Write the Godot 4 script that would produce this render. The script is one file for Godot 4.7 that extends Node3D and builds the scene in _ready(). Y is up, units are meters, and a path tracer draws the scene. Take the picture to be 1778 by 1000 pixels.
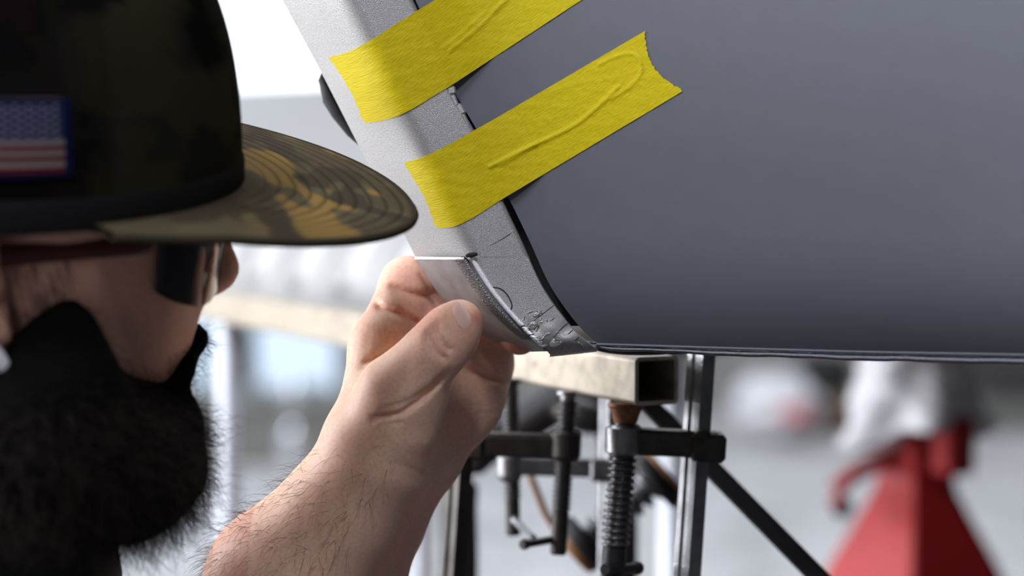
extends Node3D
# ---------------------------------------------------------------- frame
const D := 0.85            # camera to focus plane (m)
const FPX := 3826.0        # focal length in photo pixels (1778 x 1000)
var CAM := Transform3D()
var rng := RandomNumberGenerator.new()
var names := {}
var M := {}
var TX := {}

func fr(px: float, py: float, z: float) -> Vector3:      # point in the focus frame: x right, y up, z to the camera
	var d := D - z
	return Vector3((px - 889.0) * d / FPX, -(py - 500.0) * d / FPX, z)

func wf(v: Vector3) -> Vector3:
	return CAM * (v - Vector3(0, 0, D))

func at(px: float, py: float, z: float) -> Vector3:
	return wf(fr(px, py, z))

func ground_at(px: float, d: float) -> Vector3:          # world point on the floor below column px at distance d
	var p := at(px, 500, D - d)
	return Vector3(p.x, 0, p.z)

func level(px: float, py: float, d: float) -> float:     # world height of pixel row py at distance d
	return at(px, py, D - d).y

# ---------------------------------------------------------------- mesh builder
class MB:
	var v := PackedVector3Array()
	var n := PackedVector3Array()
	var uv := PackedVector2Array()
	var c := PackedColorArray()
	var idx := PackedInt32Array()
	var tint := Color(1, 1, 1)

	func vert(p: Vector3, nn: Vector3, u := Vector2.ZERO) -> int:
		v.append(p); n.append(nn); uv.append(u); c.append(tint)
		return v.size() - 1

	func face(pts: Array) -> void:                       # flat polygon, given clockwise from outside
		var nn: Vector3 = ((pts[2] as Vector3) - (pts[0] as Vector3)).cross((pts[1] as Vector3) - (pts[0] as Vector3)).normalized()
		var b := v.size()
		for p in pts:
			vert(p, nn)
		for k in range(1, pts.size() - 1):
			idx.append_array([b, b + k, b + k + 1])

	func grid(rows: Array, wrap := false, us := 1.0, vs := 1.0, flip := false, cols: Array = []) -> void:
		var h := rows.size()
		var w: int = rows[0].size()
		var b := v.size()
		var nrm := PackedVector3Array()
		nrm.resize(h * w)
		var wq := w if wrap else w - 1
		var tri := PackedInt32Array()
		for i in h - 1:
			for j in wq:
				var j2 := (j + 1) % w
				var q := [i * w + j, i * w + j2, (i + 1) * w + j2, (i + 1) * w + j]
				if flip:
					tri.append_array([q[0], q[3], q[2], q[0], q[2], q[1]])
				else:
					tri.append_array([q[0], q[1], q[2], q[0], q[2], q[3]])
		var flat := PackedVector3Array()
		for i in h:
			flat.append_array(rows[i])
		for t in range(0, tri.size(), 3):
			var a := flat[tri[t]]
			var nn := (flat[tri[t + 2]] - a).cross(flat[tri[t + 1]] - a)
			for k in 3:
				nrm[tri[t + k]] += nn
		for i in h:
			for j in w:
				v.append(flat[i * w + j]); n.append(nrm[i * w + j].normalized())
				uv.append(Vector2(us * j / float(w if wrap else w - 1), vs * i / float(h - 1)))
				c.append(cols[i][j] if cols else tint)
		for t in tri:
			idx.append(b + t)

	func slab(rows: Array, off: Vector3, us := 1.0, vs := 1.0, flip := false, cols: Array = []) -> void:   # a sheet with thickness
		grid(rows, false, us, vs, flip, cols)
		var back := []
		for r in rows:
			var rr := PackedVector3Array()
			for p in r:
				rr.append(p + off)
			back.append(rr)
		grid(back, false, us, vs, not flip, cols)
		var h := rows.size()
		var w: int = rows[0].size()
		var top := [rows[0], back[0]]
		var bot := [rows[h - 1], back[h - 1]]
		var l := PackedVector3Array(); var lb := PackedVector3Array(); var r2 := PackedVector3Array(); var rb := PackedVector3Array()
		for i in h:
			l.append(rows[i][0]); lb.append(back[i][0]); r2.append(rows[i][w - 1]); rb.append(back[i][w - 1])
		grid(top, false, 1, 1, not flip); grid(bot, false, 1, 1, flip)
		grid([l, lb], false, 1, 1, flip); grid([r2, rb], false, 1, 1, not flip)

	func ring_sweep(pts: Array, radii: Array, sides := 16, squash := Vector2.ONE, up := Vector3.UP) -> void:
		var rows := []
		var m := pts.size()
		for i in m:
			var t: Vector3 = ((pts[mini(i + 1, m - 1)] as Vector3) - (pts[maxi(i - 1, 0)] as Vector3)).normalized()
			var u := up if absf(t.dot(up)) < 0.95 else Vector3.RIGHT
			var s := t.cross(u).normalized()
			u = s.cross(t).normalized()
			var r := PackedVector3Array()
			for j in sides:
				var a := TAU * j / sides
				r.append(pts[i] + (s * cos(a) * squash.x + u * sin(a) * squash.y) * float(radii[i]))
			rows.append(r)
		grid(rows, true, 1, 1, true)
		cap(rows[0], true); cap(rows[m - 1], false)

	func cap(ring: PackedVector3Array, first: bool) -> void:
		var ce := Vector3.ZERO
		for p in ring:
			ce += p
		ce /= ring.size()
		for j in ring.size():
			var a := ring[j]
			var b := ring[(j + 1) % ring.size()]
			face([ce, a, b] if first else [ce, b, a])

	func lathe(a: Vector3, b: Vector3, prof: Array, sides := 24) -> void:   # prof: [distance along, radius]; a repeated distance makes a sharp edge
		var ax := (b - a).normalized()
		var u := Vector3.UP if absf(ax.y) < 0.9 else Vector3.RIGHT
		var s := ax.cross(u).normalized()
		u = s.cross(ax).normalized()
		var rings := []
		for q in prof:
			var r := PackedVector3Array()
			for j in sides:
				var g := TAU * j / sides
				r.append(a + ax * float(q[0]) + (s * cos(g) + u * sin(g)) * float(q[1]))
			rings.append(r)
		for i in rings.size() - 1:
			grid([rings[i], rings[i + 1]], true, 1, 1, true)
		cap(rings[0], true); cap(rings[rings.size() - 1], false)

	func screw(a: Vector3, b: Vector3, r: float, pitch: float, depth: float, sides := 20) -> void:   # a real helical thread
		var ax := (b - a).normalized()
		var ln := (b - a).length()
		var u := Vector3.UP if absf(ax.y) < 0.9 else Vector3.RIGHT
		var s := ax.cross(u).normalized()
		u = s.cross(ax).normalized()
		var steps := int(ln / pitch * 10.0)
		var rows := []
		for i in steps + 1:
			var t := ln * i / steps
			var row := PackedVector3Array()
			for j in sides:
				var g := TAU * j / sides
				var ph := fposmod(t / pitch + j / float(sides), 1.0)
				var w := clampf((absf(ph - 0.5) * 2.0 - 0.3) / 0.4, 0.0, 1.0)
				row.append(a + ax * t + (s * cos(g) + u * sin(g)) * (r - depth * w))
			rows.append(row)
		grid(rows, true, 1, 1, true)
		cap(rows[0], true); cap(rows[steps], false)

	func box(xf: Transform3D, size: Vector3, bev := 0.002) -> void:          # chamfered box
		var h := size * 0.5
		bev = minf(bev, minf(h.x, minf(h.y, h.z)) * 0.9)
		var P := {}
		for sx in [-1, 1]:
			for sy in [-1, 1]:
				for sz in [-1, 1]:
					var s := Vector3(sx, sy, sz)
					for ax in 3:
						var q := (h - Vector3.ONE * bev)
						q[ax] = h[ax]
						P[[sx, sy, sz, ax]] = xf * (q * s)
		for ax in 3:
			var a1 := (ax + 1) % 3
			var a2 := (ax + 2) % 3
			for s in [-1, 1]:
				var pts := []
				for q in [[-1, -1], [1, -1], [1, 1], [-1, 1]]:
					var k := [0, 0, 0]
					k[ax] = s; k[a1] = q[0]; k[a2] = q[1]
					pts.append(P[[k[0], k[1], k[2], ax]])
				out_face(pts, xf.origin)
			for s1 in [-1, 1]:
				for s2 in [-1, 1]:                                   # edge along ax, between faces a1 and a2
					var pts := []
					for e in [[-1, a1], [1, a1], [1, a2], [-1, a2]]:
						var k := [0, 0, 0]
						k[ax] = e[0]; k[a1] = s1; k[a2] = s2
						pts.append(P[[k[0], k[1], k[2], e[1]]])
					out_face(pts, xf.origin)
		for sx in [-1, 1]:
			for sy in [-1, 1]:
				for sz in [-1, 1]:
					out_face([P[[sx, sy, sz, 0]], P[[sx, sy, sz, 1]], P[[sx, sy, sz, 2]]], xf.origin)

	func out_face(pts: Array, ce: Vector3) -> void:
		var nn: Vector3 = ((pts[2] as Vector3) - (pts[0] as Vector3)).cross((pts[1] as Vector3) - (pts[0] as Vector3))
		var m := Vector3.ZERO
		for p in pts:
			m += p
		if nn.dot(m / pts.size() - ce) < 0:
			pts.reverse()
		face(pts)

	func ball(ce: Vector3, rad: Vector3, bas := Basis(), seg := 16) -> void:
		var rows := []
		for i in seg / 2 + 1:
			var th := PI * i / (seg / 2)
			var r := PackedVector3Array()
			for j in seg:
				var g := TAU * j / seg
				r.append(ce + bas * (Vector3(sin(th) * cos(g), cos(th), sin(th) * sin(g)) * rad))
			rows.append(r)
		grid(rows, true)

	func mesh(origin: Vector3) -> ArrayMesh:
		var vv := PackedVector3Array()
		vv.resize(v.size())
		for i in v.size():
			vv[i] = v[i] - origin
		var arr := []
		arr.resize(Mesh.ARRAY_MAX)
		arr[Mesh.ARRAY_VERTEX] = vv; arr[Mesh.ARRAY_NORMAL] = n; arr[Mesh.ARRAY_TEX_UV] = uv; arr[Mesh.ARRAY_COLOR] = c; arr[Mesh.ARRAY_INDEX] = idx
		var am := ArrayMesh.new()
		am.add_surface_from_arrays(Mesh.PRIMITIVE_TRIANGLES, arr)
		return am

func numbered(s: String) -> String:
	var k: int = names.get(s, 0)
	names[s] = k + 1
	return s if k == 0 else "%s_%03d" % [s, k]

func thing(called: String, label: String, category: String, base: Vector3, group := "") -> Node3D:
	var o := Node3D.new()
	o.name = numbered(called)
	add_child(o, true)
	o.position = base
	o.set_meta("label", label); o.set_meta("category", category)
	if group: o.set_meta("group", group)
	return o

func org(n: Node) -> Vector3:
	var p := Vector3.ZERO
	while n is Node3D and n != self:
		p += (n as Node3D).position
		n = n.get_parent()
	return p

func part(called: String, mb: MB, m: Material, parent: Node) -> MeshInstance3D:
	var o := MeshInstance3D.new()
	o.name = called
	o.mesh = mb.mesh(org(parent))
	o.material_override = m
	o.cast_shadow = GeometryInstance3D.SHADOW_CASTING_SETTING_DOUBLE_SIDED
	parent.add_child(o, true)
	return o

func solo(called: String, mb: MB, m: Material, label: String, category: String, base: Vector3, group := "") -> MeshInstance3D:
	var o := MeshInstance3D.new()
	o.name = numbered(called)
	o.position = base
	o.mesh = mb.mesh(base)
	o.material_override = m
	add_child(o, true)
	o.set_meta("label", label); o.set_meta("category", category)
	if group: o.set_meta("group", group)
	return o

func struct(called: String, mb: MB, m: Material, label := "") -> MeshInstance3D:
	var o := MeshInstance3D.new()
	o.name = numbered(called)
	o.mesh = mb.mesh(Vector3.ZERO)
	o.material_override = m
	add_child(o, true)
	o.set_meta("kind", "structure")
	if label: o.set_meta("label", label); o.set_meta("category", called.split("_")[0])
	return o

func slab_box(lo: Vector3, hi: Vector3, bev := 0.004) -> MB:
	var mb := MB.new()
	mb.box(Transform3D(Basis(), (lo + hi) / 2), hi - lo, bev)
	return mb

func turned(dir: Vector3, up: Vector3, o: Vector3) -> Transform3D:          # x along dir
	var x := dir.normalized()
	var z := x.cross(up).normalized()
	return Transform3D(Basis(x, z.cross(x), z), o)

func pw(tab: Array, t: float) -> float:                                      # piecewise linear table [[t, value], ...]
	if t <= tab[0][0]: return tab[0][1] + (t - tab[0][0]) * (tab[1][1] - tab[0][1]) / (tab[1][0] - tab[0][0])
	for i in range(1, tab.size()):
		if t <= tab[i][0] or i == tab.size() - 1:
			return lerpf(tab[i - 1][1], tab[i][1], (t - tab[i - 1][0]) / float(tab[i][0] - tab[i - 1][0]))
	return 0.0

func spl(tab: Array, t: float) -> float:                                     # the same table, smoothed
	var n := tab.size()
	if t <= tab[0][0] or t >= tab[n - 1][0]:
		if t <= tab[0][0]: return pw(tab, t)
		return tab[n - 1][1] + (t - tab[n - 1][0]) * (tab[n - 1][1] - tab[n - 2][1]) / (tab[n - 1][0] - tab[n - 2][0])
	var i := 1
	while t > tab[i][0]: i += 1
	var p0: Array = tab[maxi(i - 2, 0)]; var p1: Array = tab[i - 1]; var p2: Array = tab[i]; var p3: Array = tab[mini(i + 1, n - 1)]
	var h: float = p2[0] - p1[0]
	var m1: float = (p2[1] - p0[1]) / maxf(p2[0] - p0[0], 1e-6)
	var m2: float = (p3[1] - p1[1]) / maxf(p3[0] - p1[0], 1e-6)
	var s: float = (t - p1[0]) / h
	return (2*s*s*s - 3*s*s + 1) * p1[1] + (s*s*s - 2*s*s + s) * h * m1 + (-2*s*s*s + 3*s*s) * p2[1] + (s*s*s - s*s) * h * m2

func smin(a: float, b: float, k: float) -> float:
	var e := maxf(k - absf(a - b), 0.0) / k
	return minf(a, b) - e * e * k * 0.25

func sg(r: float, g: float, b: float) -> Color:                              # an sRGB 0..255 colour as the linear value vertex colours need
	return Color(r / 255.0, g / 255.0, b / 255.0).srgb_to_linear()

# ---------------------------------------------------------------- materials
func noise_tex(key: String, freq: float, kind := 0, normal := true, oct := 4, bump := 6.0, size := 512, ramp: Gradient = null, stretch := Vector2.ONE) -> Texture2D:
	if TX.has(key): return TX[key]
	var f := FastNoiseLite.new()
	f.seed = hash(key) % 9999
	f.frequency = freq
	f.noise_type = [FastNoiseLite.TYPE_SIMPLEX_SMOOTH, FastNoiseLite.TYPE_CELLULAR, FastNoiseLite.TYPE_VALUE][kind]
	f.fractal_octaves = oct
	var t := NoiseTexture2D.new()
	t.width = size; t.height = size
	t.seamless = true
	t.generate_mipmaps = false
	t.as_normal_map = normal
	t.bump_strength = bump
	if ramp: t.color_ramp = ramp
	t.noise = f
	TX[key] = t
	return t

func ramp(stops: Array) -> Gradient:
	var g := Gradient.new()
	var o := PackedFloat32Array(); var c := PackedColorArray()
	for s in stops:
		o.append(s[0]); c.append(s[1])
	g.offsets = o; g.colors = c
	return g

func mat(name: String, col: Color, rough := 0.5, metal := 0.0, nt: Texture2D = null, ns := 1.0, scale := 10.0, at_: Texture2D = null, world := false) -> StandardMaterial3D:
	var m := StandardMaterial3D.new()
	m.resource_name = name
	m.albedo_color = col
	m.roughness = rough
	m.metallic = metal
	if nt:
		m.normal_enabled = true; m.normal_texture = nt; m.normal_scale = ns
	if at_: m.albedo_texture = at_
	if nt or at_:
		m.uv1_triplanar = true
		m.uv1_world_triplanar = world
		m.uv1_scale = Vector3.ONE * scale
	M[name] = m
	return m

func grey(a: float) -> Color: return Color(a, a, a)

func build_materials() -> void:
	var fine := noise_tex("fine", 0.12, 0, true, 3, 5.0)
	var rough_cast := noise_tex("cast", 0.07, 1, true, 2, 7.0)
	var patchy := noise_tex("patchy", 0.012, 0, false, 5, 1.0, 512, ramp([[0.0, grey(0.72)], [0.5, grey(0.9)], [1.0, grey(1.0)]]))
	var speckle := noise_tex("speckle", 0.09, 0, false, 3, 1.0, 512, ramp([[0.0, grey(0.70)], [0.55, grey(0.84)], [0.72, grey(0.92)], [1.0, grey(1.0)]]))
	var m := mat("cast_metal", Color8(197, 194, 191), 0.46, 0.55, fine, 0.42, 34.0, speckle)
	m.roughness = 0.48
	mat("raw_metal", Color8(188, 187, 187), 0.42, 0.65, noise_tex("brushed", 0.02, 0, true, 4, 2.0), 0.25, 14.0, patchy)
	mat("bright_metal", Color8(246, 246, 248), 0.45, 0.3, fine, 0.5, 30.0)
	mat("rough_ground", Color8(160, 158, 156), 0.5, 0.8, rough_cast, 0.9, 40.0, speckle)
	mat("weld", Color8(150, 144, 138), 0.34, 0.5, fine, 0.5, 12.0)
	mat("ink", Color8(22, 20, 20), 0.6)
	mat("black_gap", Color8(14, 14, 15), 0.7)
	mat("primer", Color8(94, 95, 103), 0.52, 0.0, noise_tex("peel", 0.15, 0, true, 2, 1.4), 0.16, 26.0, noise_tex("primer_tone", 0.006, 0, false, 4, 1.0, 512, ramp([[0.0, grey(0.97)], [1.0, grey(1.0)]])))
	mat("sealer", Color8(104, 107, 116), 0.45, 0.0, rough_cast, 0.5, 18.0, noise_tex("chips", 0.03, 0, false, 5, 1.0, 512, ramp([[0.0, grey(0.82)], [0.66, grey(0.95)], [0.72, Color8(235, 226, 215)], [1.0, Color8(250, 240, 228)]])))
	mat("underbody", Color8(38, 38, 40), 0.7)
	var rust := noise_tex("rust", 0.02, 0, false, 5, 1.0, 512, ramp([[0.0, Color8(70, 42, 24)], [0.5, Color8(128, 82, 46)], [1.0, Color8(176, 128, 84)]]))
	mat("rusty", Color.WHITE, 0.6, 0.3, fine, 0.6, 20.0, rust)
	mat("steel_tube", Color8(196, 184, 166), 0.42, 0.6, noise_tex("brushed", 0.02), 0.2, 12.0, patchy)
	mat("clamp_dark", Color8(74, 70, 66), 0.42, 0.7, fine, 0.4, 14.0, patchy)
	mat("clamp_zinc", Color8(150, 150, 152), 0.34, 0.9, fine, 0.35, 14.0, patchy)
	mat("thread_steel", Color8(92, 90, 90), 0.32, 0.8, fine, 0.3, 18.0)
	mat("black_steel", Color8(26, 26, 28), 0.5, 0.3, fine, 0.3, 12.0)
	mat("hose", Color8(34, 32, 32), 0.5)
	mat("orange_plastic", Color8(132, 92, 54), 0.5)
	mat("jack_red", Color8(158, 14, 18), 0.5, 0.1, fine, 0.2, 8.0)
	mat("jack_tip", Color8(30, 32, 36), 0.5)
	mat("cloth_white", Color8(236, 234, 236), 0.9, 0.0, fine, 0.6, 8.0)
	mat("bag_white", Color8(206, 206, 210), 0.55)
	mat("bag_red", Color8(190, 90, 92), 0.6)
	mat("bench_beige", Color8(150, 140, 124), 0.7, 0.0, fine, 0.3, 4.0, patchy)
	mat("bench_leg", Color8(226, 230, 238), 0.5, 0.0)
	mat("white_paint", Color8(132, 132, 131), 0.3, 0.0)
	mat("wall_paint", Color8(150, 148, 144), 0.9, 0.0, fine, 0.2, 2.0, patchy, true)
	mat("ceiling_paint", Color8(84, 84, 86), 0.95)
	mat("concrete", Color8(194, 193, 192), 0.72, 0.0, fine, 0.25, 0.8, noise_tex("concrete", 0.01, 0, false, 6, 1.0, 512, ramp([[0.0, grey(0.74)], [0.5, grey(0.93)], [1.0, grey(1.0)]])), true)
	mat("bounce_cut_floor", Color8(84, 84, 86), 0.6, 0.0, fine, 0.25, 0.8, patchy, true)  # darkened floor that keeps bounce light off the face
	mat("dark_wall", Color8(70, 70, 74), 0.9, 0.0, fine, 0.2, 2.0, patchy, true)  # unseen front and right walls, darkened to cut bounce light
	mat("asphalt_pale", Color8(210, 208, 204), 0.9)
	mat("cabinet_dark", Color8(48, 46, 48), 0.6)
	mat("pallet_grey", Color8(128, 128, 122), 0.7, 0.0, fine, 0.4, 3.0, patchy)
	mat("chrome", Color8(235, 235, 238), 0.08, 1.0)
	mat("crate_wood", Color8(126, 106, 86), 0.8, 0.0, fine, 0.3, 4.0, patchy)
	mat("rubber", Color8(28, 28, 28), 0.8)
	mat("lamp_body", Color8(230, 230, 230), 0.6)
	m = mat("lamp_tube", Color.WHITE, 0.6)
	m.emission_enabled = true; m.emission = Color8(235, 240, 255); m.emission_energy_multiplier = 2.0
	# tape: creped paper, lines running along the strip at a slant
	m = mat("tape", Color8(208, 187, 6), 0.62)
	m.heightmap_enabled = true; m.heightmap_texture = crepe(); m.heightmap_scale = 0.011
	m.metallic_specular = 0.3
	m.albedo_texture = crepe_tone()
	m.uv1_scale = Vector3.ONE
	m.rim_enabled = false
	# skin
	m = mat("skin", Color.WHITE, 0.5, 0.0, noise_tex("pores", 0.11, 1, true, 3, 4.0), 0.28, 42.0, noise_tex("mottle", 0.02, 0, false, 5, 1.0, 512, ramp([[0.0, Color8(236, 214, 208)], [0.5, Color8(250, 240, 236)], [1.0, Color8(255, 255, 255)]])))
	m.vertex_color_use_as_albedo = true
	m.subsurf_scatter_enabled = true; m.subsurf_scatter_strength = 0.12
	m.metallic_specular = 0.4
	m = mat("nail", Color8(242, 192, 174), 0.45)
	m.metallic_specular = 0.35
	m.subsurf_scatter_enabled = true; m.subsurf_scatter_strength = 0.15
	mat("hair_dark", Color8(34, 26, 21), 0.6).metallic_specular = 0.3
	mat("beard_core", Color8(9, 8, 7), 1.0, 0.0, fine, 1.0, 14.0).metallic_specular = 0.15
	mat("arm_hair", Color8(104, 76, 56), 0.5)
	m = mat("cap_cloth", Color.WHITE, 0.9, 0.0, noise_tex("weave", 0.2, 2, true, 2, 4.0), 0.35, 50.0)
	m.vertex_color_use_as_albedo = true
	m.metallic_specular = 0.15
	m = mat("patch_print", Color.WHITE, 0.85)
	m.albedo_texture = flag_texture()
	m.albedo_color = grey(0.78)
	m.metallic_specular = 0.15
	mat("shirt", Color8(27, 27, 30), 0.95, 0.0, noise_tex("knit", 0.16, 2, true, 2, 4.0), 0.4, 30.0)
	mat("trousers", Color8(52, 60, 76), 0.9)
	mat("shoe", Color8(40, 36, 34), 0.7)
	mat("lens", Color8(16, 17, 20), 0.1, 0.3)
	mat("frame_red", Color8(78, 16, 15), 0.4)
	mat("earbud", Color8(238, 238, 238), 0.3)

func crepe() -> ImageTexture:
	var f := FastNoiseLite.new()
	f.seed = 5; f.frequency = 1.0; f.fractal_octaves = 3
	var im := Image.create(512, 256, false, Image.FORMAT_RF)
	for y in 256:
		for x in 512:
			var h := f.get_noise_2d(x * 0.022 + y * 0.012, y * 0.32 + x * 0.02) * 0.5 + 0.5
			im.set_pixel(x, y, Color(h, h, h))
	return ImageTexture.create_from_image(im)

func crepe_tone() -> ImageTexture:
	var f := FastNoiseLite.new()
	f.seed = 6; f.frequency = 1.0; f.fractal_octaves = 3
	var im := Image.create(512, 256, false, Image.FORMAT_RGB8)
	for y in 256:
		for x in 512:
			var h := 0.93 + 0.07 * f.get_noise_2d(x * 0.03 + y * 0.012, y * 0.28 + x * 0.02)
			im.set_pixel(x, y, Color(h, h, h))
	return ImageTexture.create_from_image(im)

func flag_texture() -> ImageTexture:                     # embroidered flag seen mirrored: stars at the front of the cap
	var w := 224; var h := 144
	var im := Image.create(w, h, false, Image.FORMAT_RGB8)
	im.fill(Color8(24, 31, 66))
	var b := 9
	for i in 13:
		var y0 := b + int((h - 2 * b) * i / 13.0)
		var y1 := b + int((h - 2 * b) * (i + 1) / 13.0)
		im.fill_rect(Rect2i(b, y0, w - 2 * b, y1 - y0), Color8(118, 40, 40) if i % 2 == 0 else Color8(160, 150, 148))
	var cw := 92
	var ch := int((h - 2 * b) * 7 / 13.0)
	im.fill_rect(Rect2i(w - b - cw, b, cw, ch), Color8(52, 58, 96))
	for r in 9:
		for c in (6 if r % 2 == 0 else 5):
			var sx := w - b - cw + 8 + c * 15 + (0 if r % 2 == 0 else 7)
			var sy := b + 4 + int(r * (ch - 8) / 8.6)
			for dy in range(-2, 3):
				for dx in range(-3, 4):
					if absi(dx) + absi(dy) <= 3: im.set_pixel(clampi(sx + dx, 0, w - 1), clampi(sy + dy, 0, h - 1), Color8(170, 168, 172))
	return ImageTexture.create_from_image(im)

# ---------------------------------------------------------------- signed-distance bodies (focus frame, metres)
class Field:
	var a := PackedVector3Array()
	var ba := PackedVector3Array()
	var inv := PackedFloat32Array()
	var ra := PackedFloat32Array()
	var rd := PackedFloat32Array()
	var kk := PackedFloat32Array()
	var grp := PackedInt32Array()
	var ce := PackedVector3Array()
	var reach := PackedFloat32Array()
	var joint := PackedFloat32Array()                  # how softly group g joins group 0
	var ngrp := 1
	var grooves := []                                  # [polyline of photo points, depth, width, zmin, zmax]
	var groove_box := []
	var near := PackedInt32Array()

	func bone(p: Vector3, q: Vector3, r0: float, r1: float, k := 0.006, g := 0) -> void:
		a.append(p); ba.append(q - p)
		var l2 := (q - p).length_squared()
		inv.append(1.0 / l2 if l2 > 1e-12 else 0.0)
		ra.append(r0); rd.append(r1 - r0); kk.append(k); grp.append(g)
		ce.append((p + q) / 2); reach.append((q - p).length() / 2 + maxf(r0, r1) + k)
		ngrp = maxi(ngrp, g + 1)
		while joint.size() < ngrp: joint.append(0.005)

	func chain(pts: Array, k := 0.005, g := 0) -> void:  # pts: [Vector3, radius]
		for i in pts.size() - 1:
			bone(pts[i][0], pts[i + 1][0], pts[i][1], pts[i + 1][1], k, g)

	func groove(poly: Array, depth: float, width: float, z0: float, z1: float) -> void:
		grooves.append([poly, depth, width, z0, z1])
		var lo := Vector2(1e9, 1e9); var hi := Vector2(-1e9, -1e9)
		for p in poly:
			lo = lo.min(p); hi = hi.max(p)
		groove_box.append(Rect2(lo, hi - lo).grow(width * 4500.0 * 2.6))

	func pick(c: Vector3, rad: float) -> void:         # bones that matter near c
		near.clear()
		for i in a.size():
			if ce[i].distance_to(c) < reach[i] + rad: near.append(i)

	func d(p: Vector3) -> float:
		var d0 := 1.0
		var out := 1.0
		var cur := 0
		var dg := 1.0
		var first := true
		for i in near:
			var g := grp[i]
			if g != cur:
				if cur == 0: d0 = dg
				else:
					out = mn(out, mn(d0, dg, joint[cur]), 0.0012)
				dg = 1.0
				cur = g
			var pa := p - a[i]
			var h := clampf(pa.dot(ba[i]) * inv[i], 0.0, 1.0)
			var q := (pa - ba[i] * h).length() - ra[i] - rd[i] * h
			dg = mn(dg, q, kk[i])
		if cur == 0: d0 = dg
		else: out = mn(out, mn(d0, dg, joint[cur]), 0.0012)
		out = minf(out, d0) if out < 1.0 else d0
		if grooves and absf(out) < 0.008:
			var s := 3826.0 / (0.85 - p.z)
			var px := Vector2(889.0 + p.x * s, 500.0 - p.y * s)
			for gi in grooves.size():
				if not groove_box[gi].has_point(px): continue
				var gr: Array = grooves[gi]
				if p.z < gr[3] or p.z > gr[4]: continue
				var best := 1e9
				var poly: Array = gr[0]
				var tt := 0.0
				for j in poly.size() - 1:
					var u: Vector2 = poly[j]
					var w: Vector2 = poly[j + 1]
					var h2 := clampf((px - u).dot(w - u) / (w - u).length_squared(), 0.0, 1.0)
					var e := (px - u - (w - u) * h2).length()
					if e < best:
						best = e
						tt = (j + h2) / (poly.size() - 1)
				var x: float = best / s / gr[2]
				var fade := clampf(tt * 5.0, 0.0, 1.0) * clampf((1.0 - tt) * 5.0, 0.0, 1.0)
				out += gr[1] * exp(-x * x) * fade
		return out

	static func mn(x: float, y: float, k: float) -> float:
		var e := maxf(k - absf(x - y), 0.0) / k
		return minf(x, y) - e * e * k * 0.25

	func dist(p: Vector3) -> float:
		pick(p, 0.03)
		return d(p)

	# narrow-band surface nets; returns [vertices, normals, indices]
	func skin(lo: Vector3, hi: Vector3, cell: float) -> Array:
		var B := 4
		var nb := Vector3i(((hi - lo) / (cell * B)).ceil())
		var nx := nb.x * B + 1; var ny := nb.y * B + 1; var nz := nb.z * B + 1
		var val := PackedFloat32Array()
		val.resize(nx * ny * nz)
		val.fill(9.0)
		var live := []
		var half := cell * B * 0.5
		var lim := half * 1.7321 + 0.0028
		for bz in nb.z:
			for by in nb.y:
				for bx in nb.x:
					var c := lo + Vector3(bx + 0.5, by + 0.5, bz + 0.5) * (cell * B)
					pick(c, lim + 0.004)
					if near.is_empty(): continue
					if absf(d(c)) > lim: continue
					live.append(Vector3i(bx, by, bz))
					for k in B + 1:
						for j in B + 1:
							for i in B + 1:
								var id := ((bz * B + k) * ny + by * B + j) * nx + bx * B + i
								if val[id] == 9.0:
									val[id] = d(lo + Vector3(bx * B + i, by * B + j, bz * B + k) * cell)
		var vid := {}
		var verts := PackedVector3Array()
		var tri := PackedInt32Array()
		var off := [0, 1, nx, nx + 1, nx * ny, nx * ny + 1, nx * ny + nx, nx * ny + nx + 1]
		var edges := [[0, 1], [2, 3], [4, 5], [6, 7], [0, 2], [1, 3], [4, 6], [5, 7], [0, 4], [1, 5], [2, 6], [3, 7]]
		var cells := PackedInt32Array()
		for b in live:
			for k in B:
				for j in B:
					for i in B:
						var x: int = b.x * B + i; var y: int = b.y * B + j; var z: int = b.z * B + k
						var id := (z * ny + y) * nx + x
						var pos := 0
						for o in off:
							if val[id + o] > 0.0: pos += 1
						if pos == 0 or pos == 8: continue
						var s := Vector3.ZERO
						var cnt := 0
						for e in edges:
							var v0 := val[id + off[e[0]]]; var v1 := val[id + off[e[1]]]
							if (v0 > 0.0) != (v1 > 0.0):
								var t := v0 / (v0 - v1)
								var p0 := Vector3(e[0] & 1, (e[0] >> 1) & 1, e[0] >> 2)
								var p1 := Vector3(e[1] & 1, (e[1] >> 1) & 1, e[1] >> 2)
								s += p0.lerp(p1, t)
								cnt += 1
						vid[id] = verts.size()
						verts.append(lo + (Vector3(x, y, z) + s / cnt) * cell)
						cells.append(id)
		var st := [1, nx, nx * ny]
		for id in cells:
			for ax in 3:
				var v0 := val[id]; var v1 := val[id + st[ax]]
				if (v0 > 0.0) == (v1 > 0.0): continue
				var u: int = st[(ax + 1) % 3]; var w: int = st[(ax + 2) % 3]
				var q := [id, id - u, id - u - w, id - w]
				if not (vid.has(q[1]) and vid.has(q[2]) and vid.has(q[3])): continue
				var A: int = vid[q[0]]; var Bq: int = vid[q[1]]; var C: int = vid[q[2]]; var Dq: int = vid[q[3]]
				if v0 < 0.0: tri.append_array([A, C, Bq, A, Dq, C])
				else: tri.append_array([A, Bq, C, A, C, Dq])
		var nrm := PackedVector3Array()
		nrm.resize(verts.size())
		for t in range(0, tri.size(), 3):
			var p := verts[tri[t]]
			var nn := (verts[tri[t + 2]] - p).cross(verts[tri[t + 1]] - p)
			nrm[tri[t]] += nn; nrm[tri[t + 1]] += nn; nrm[tri[t + 2]] += nn
		for i in nrm.size(): nrm[i] = nrm[i].normalized()
		return [verts, nrm, tri]

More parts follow.
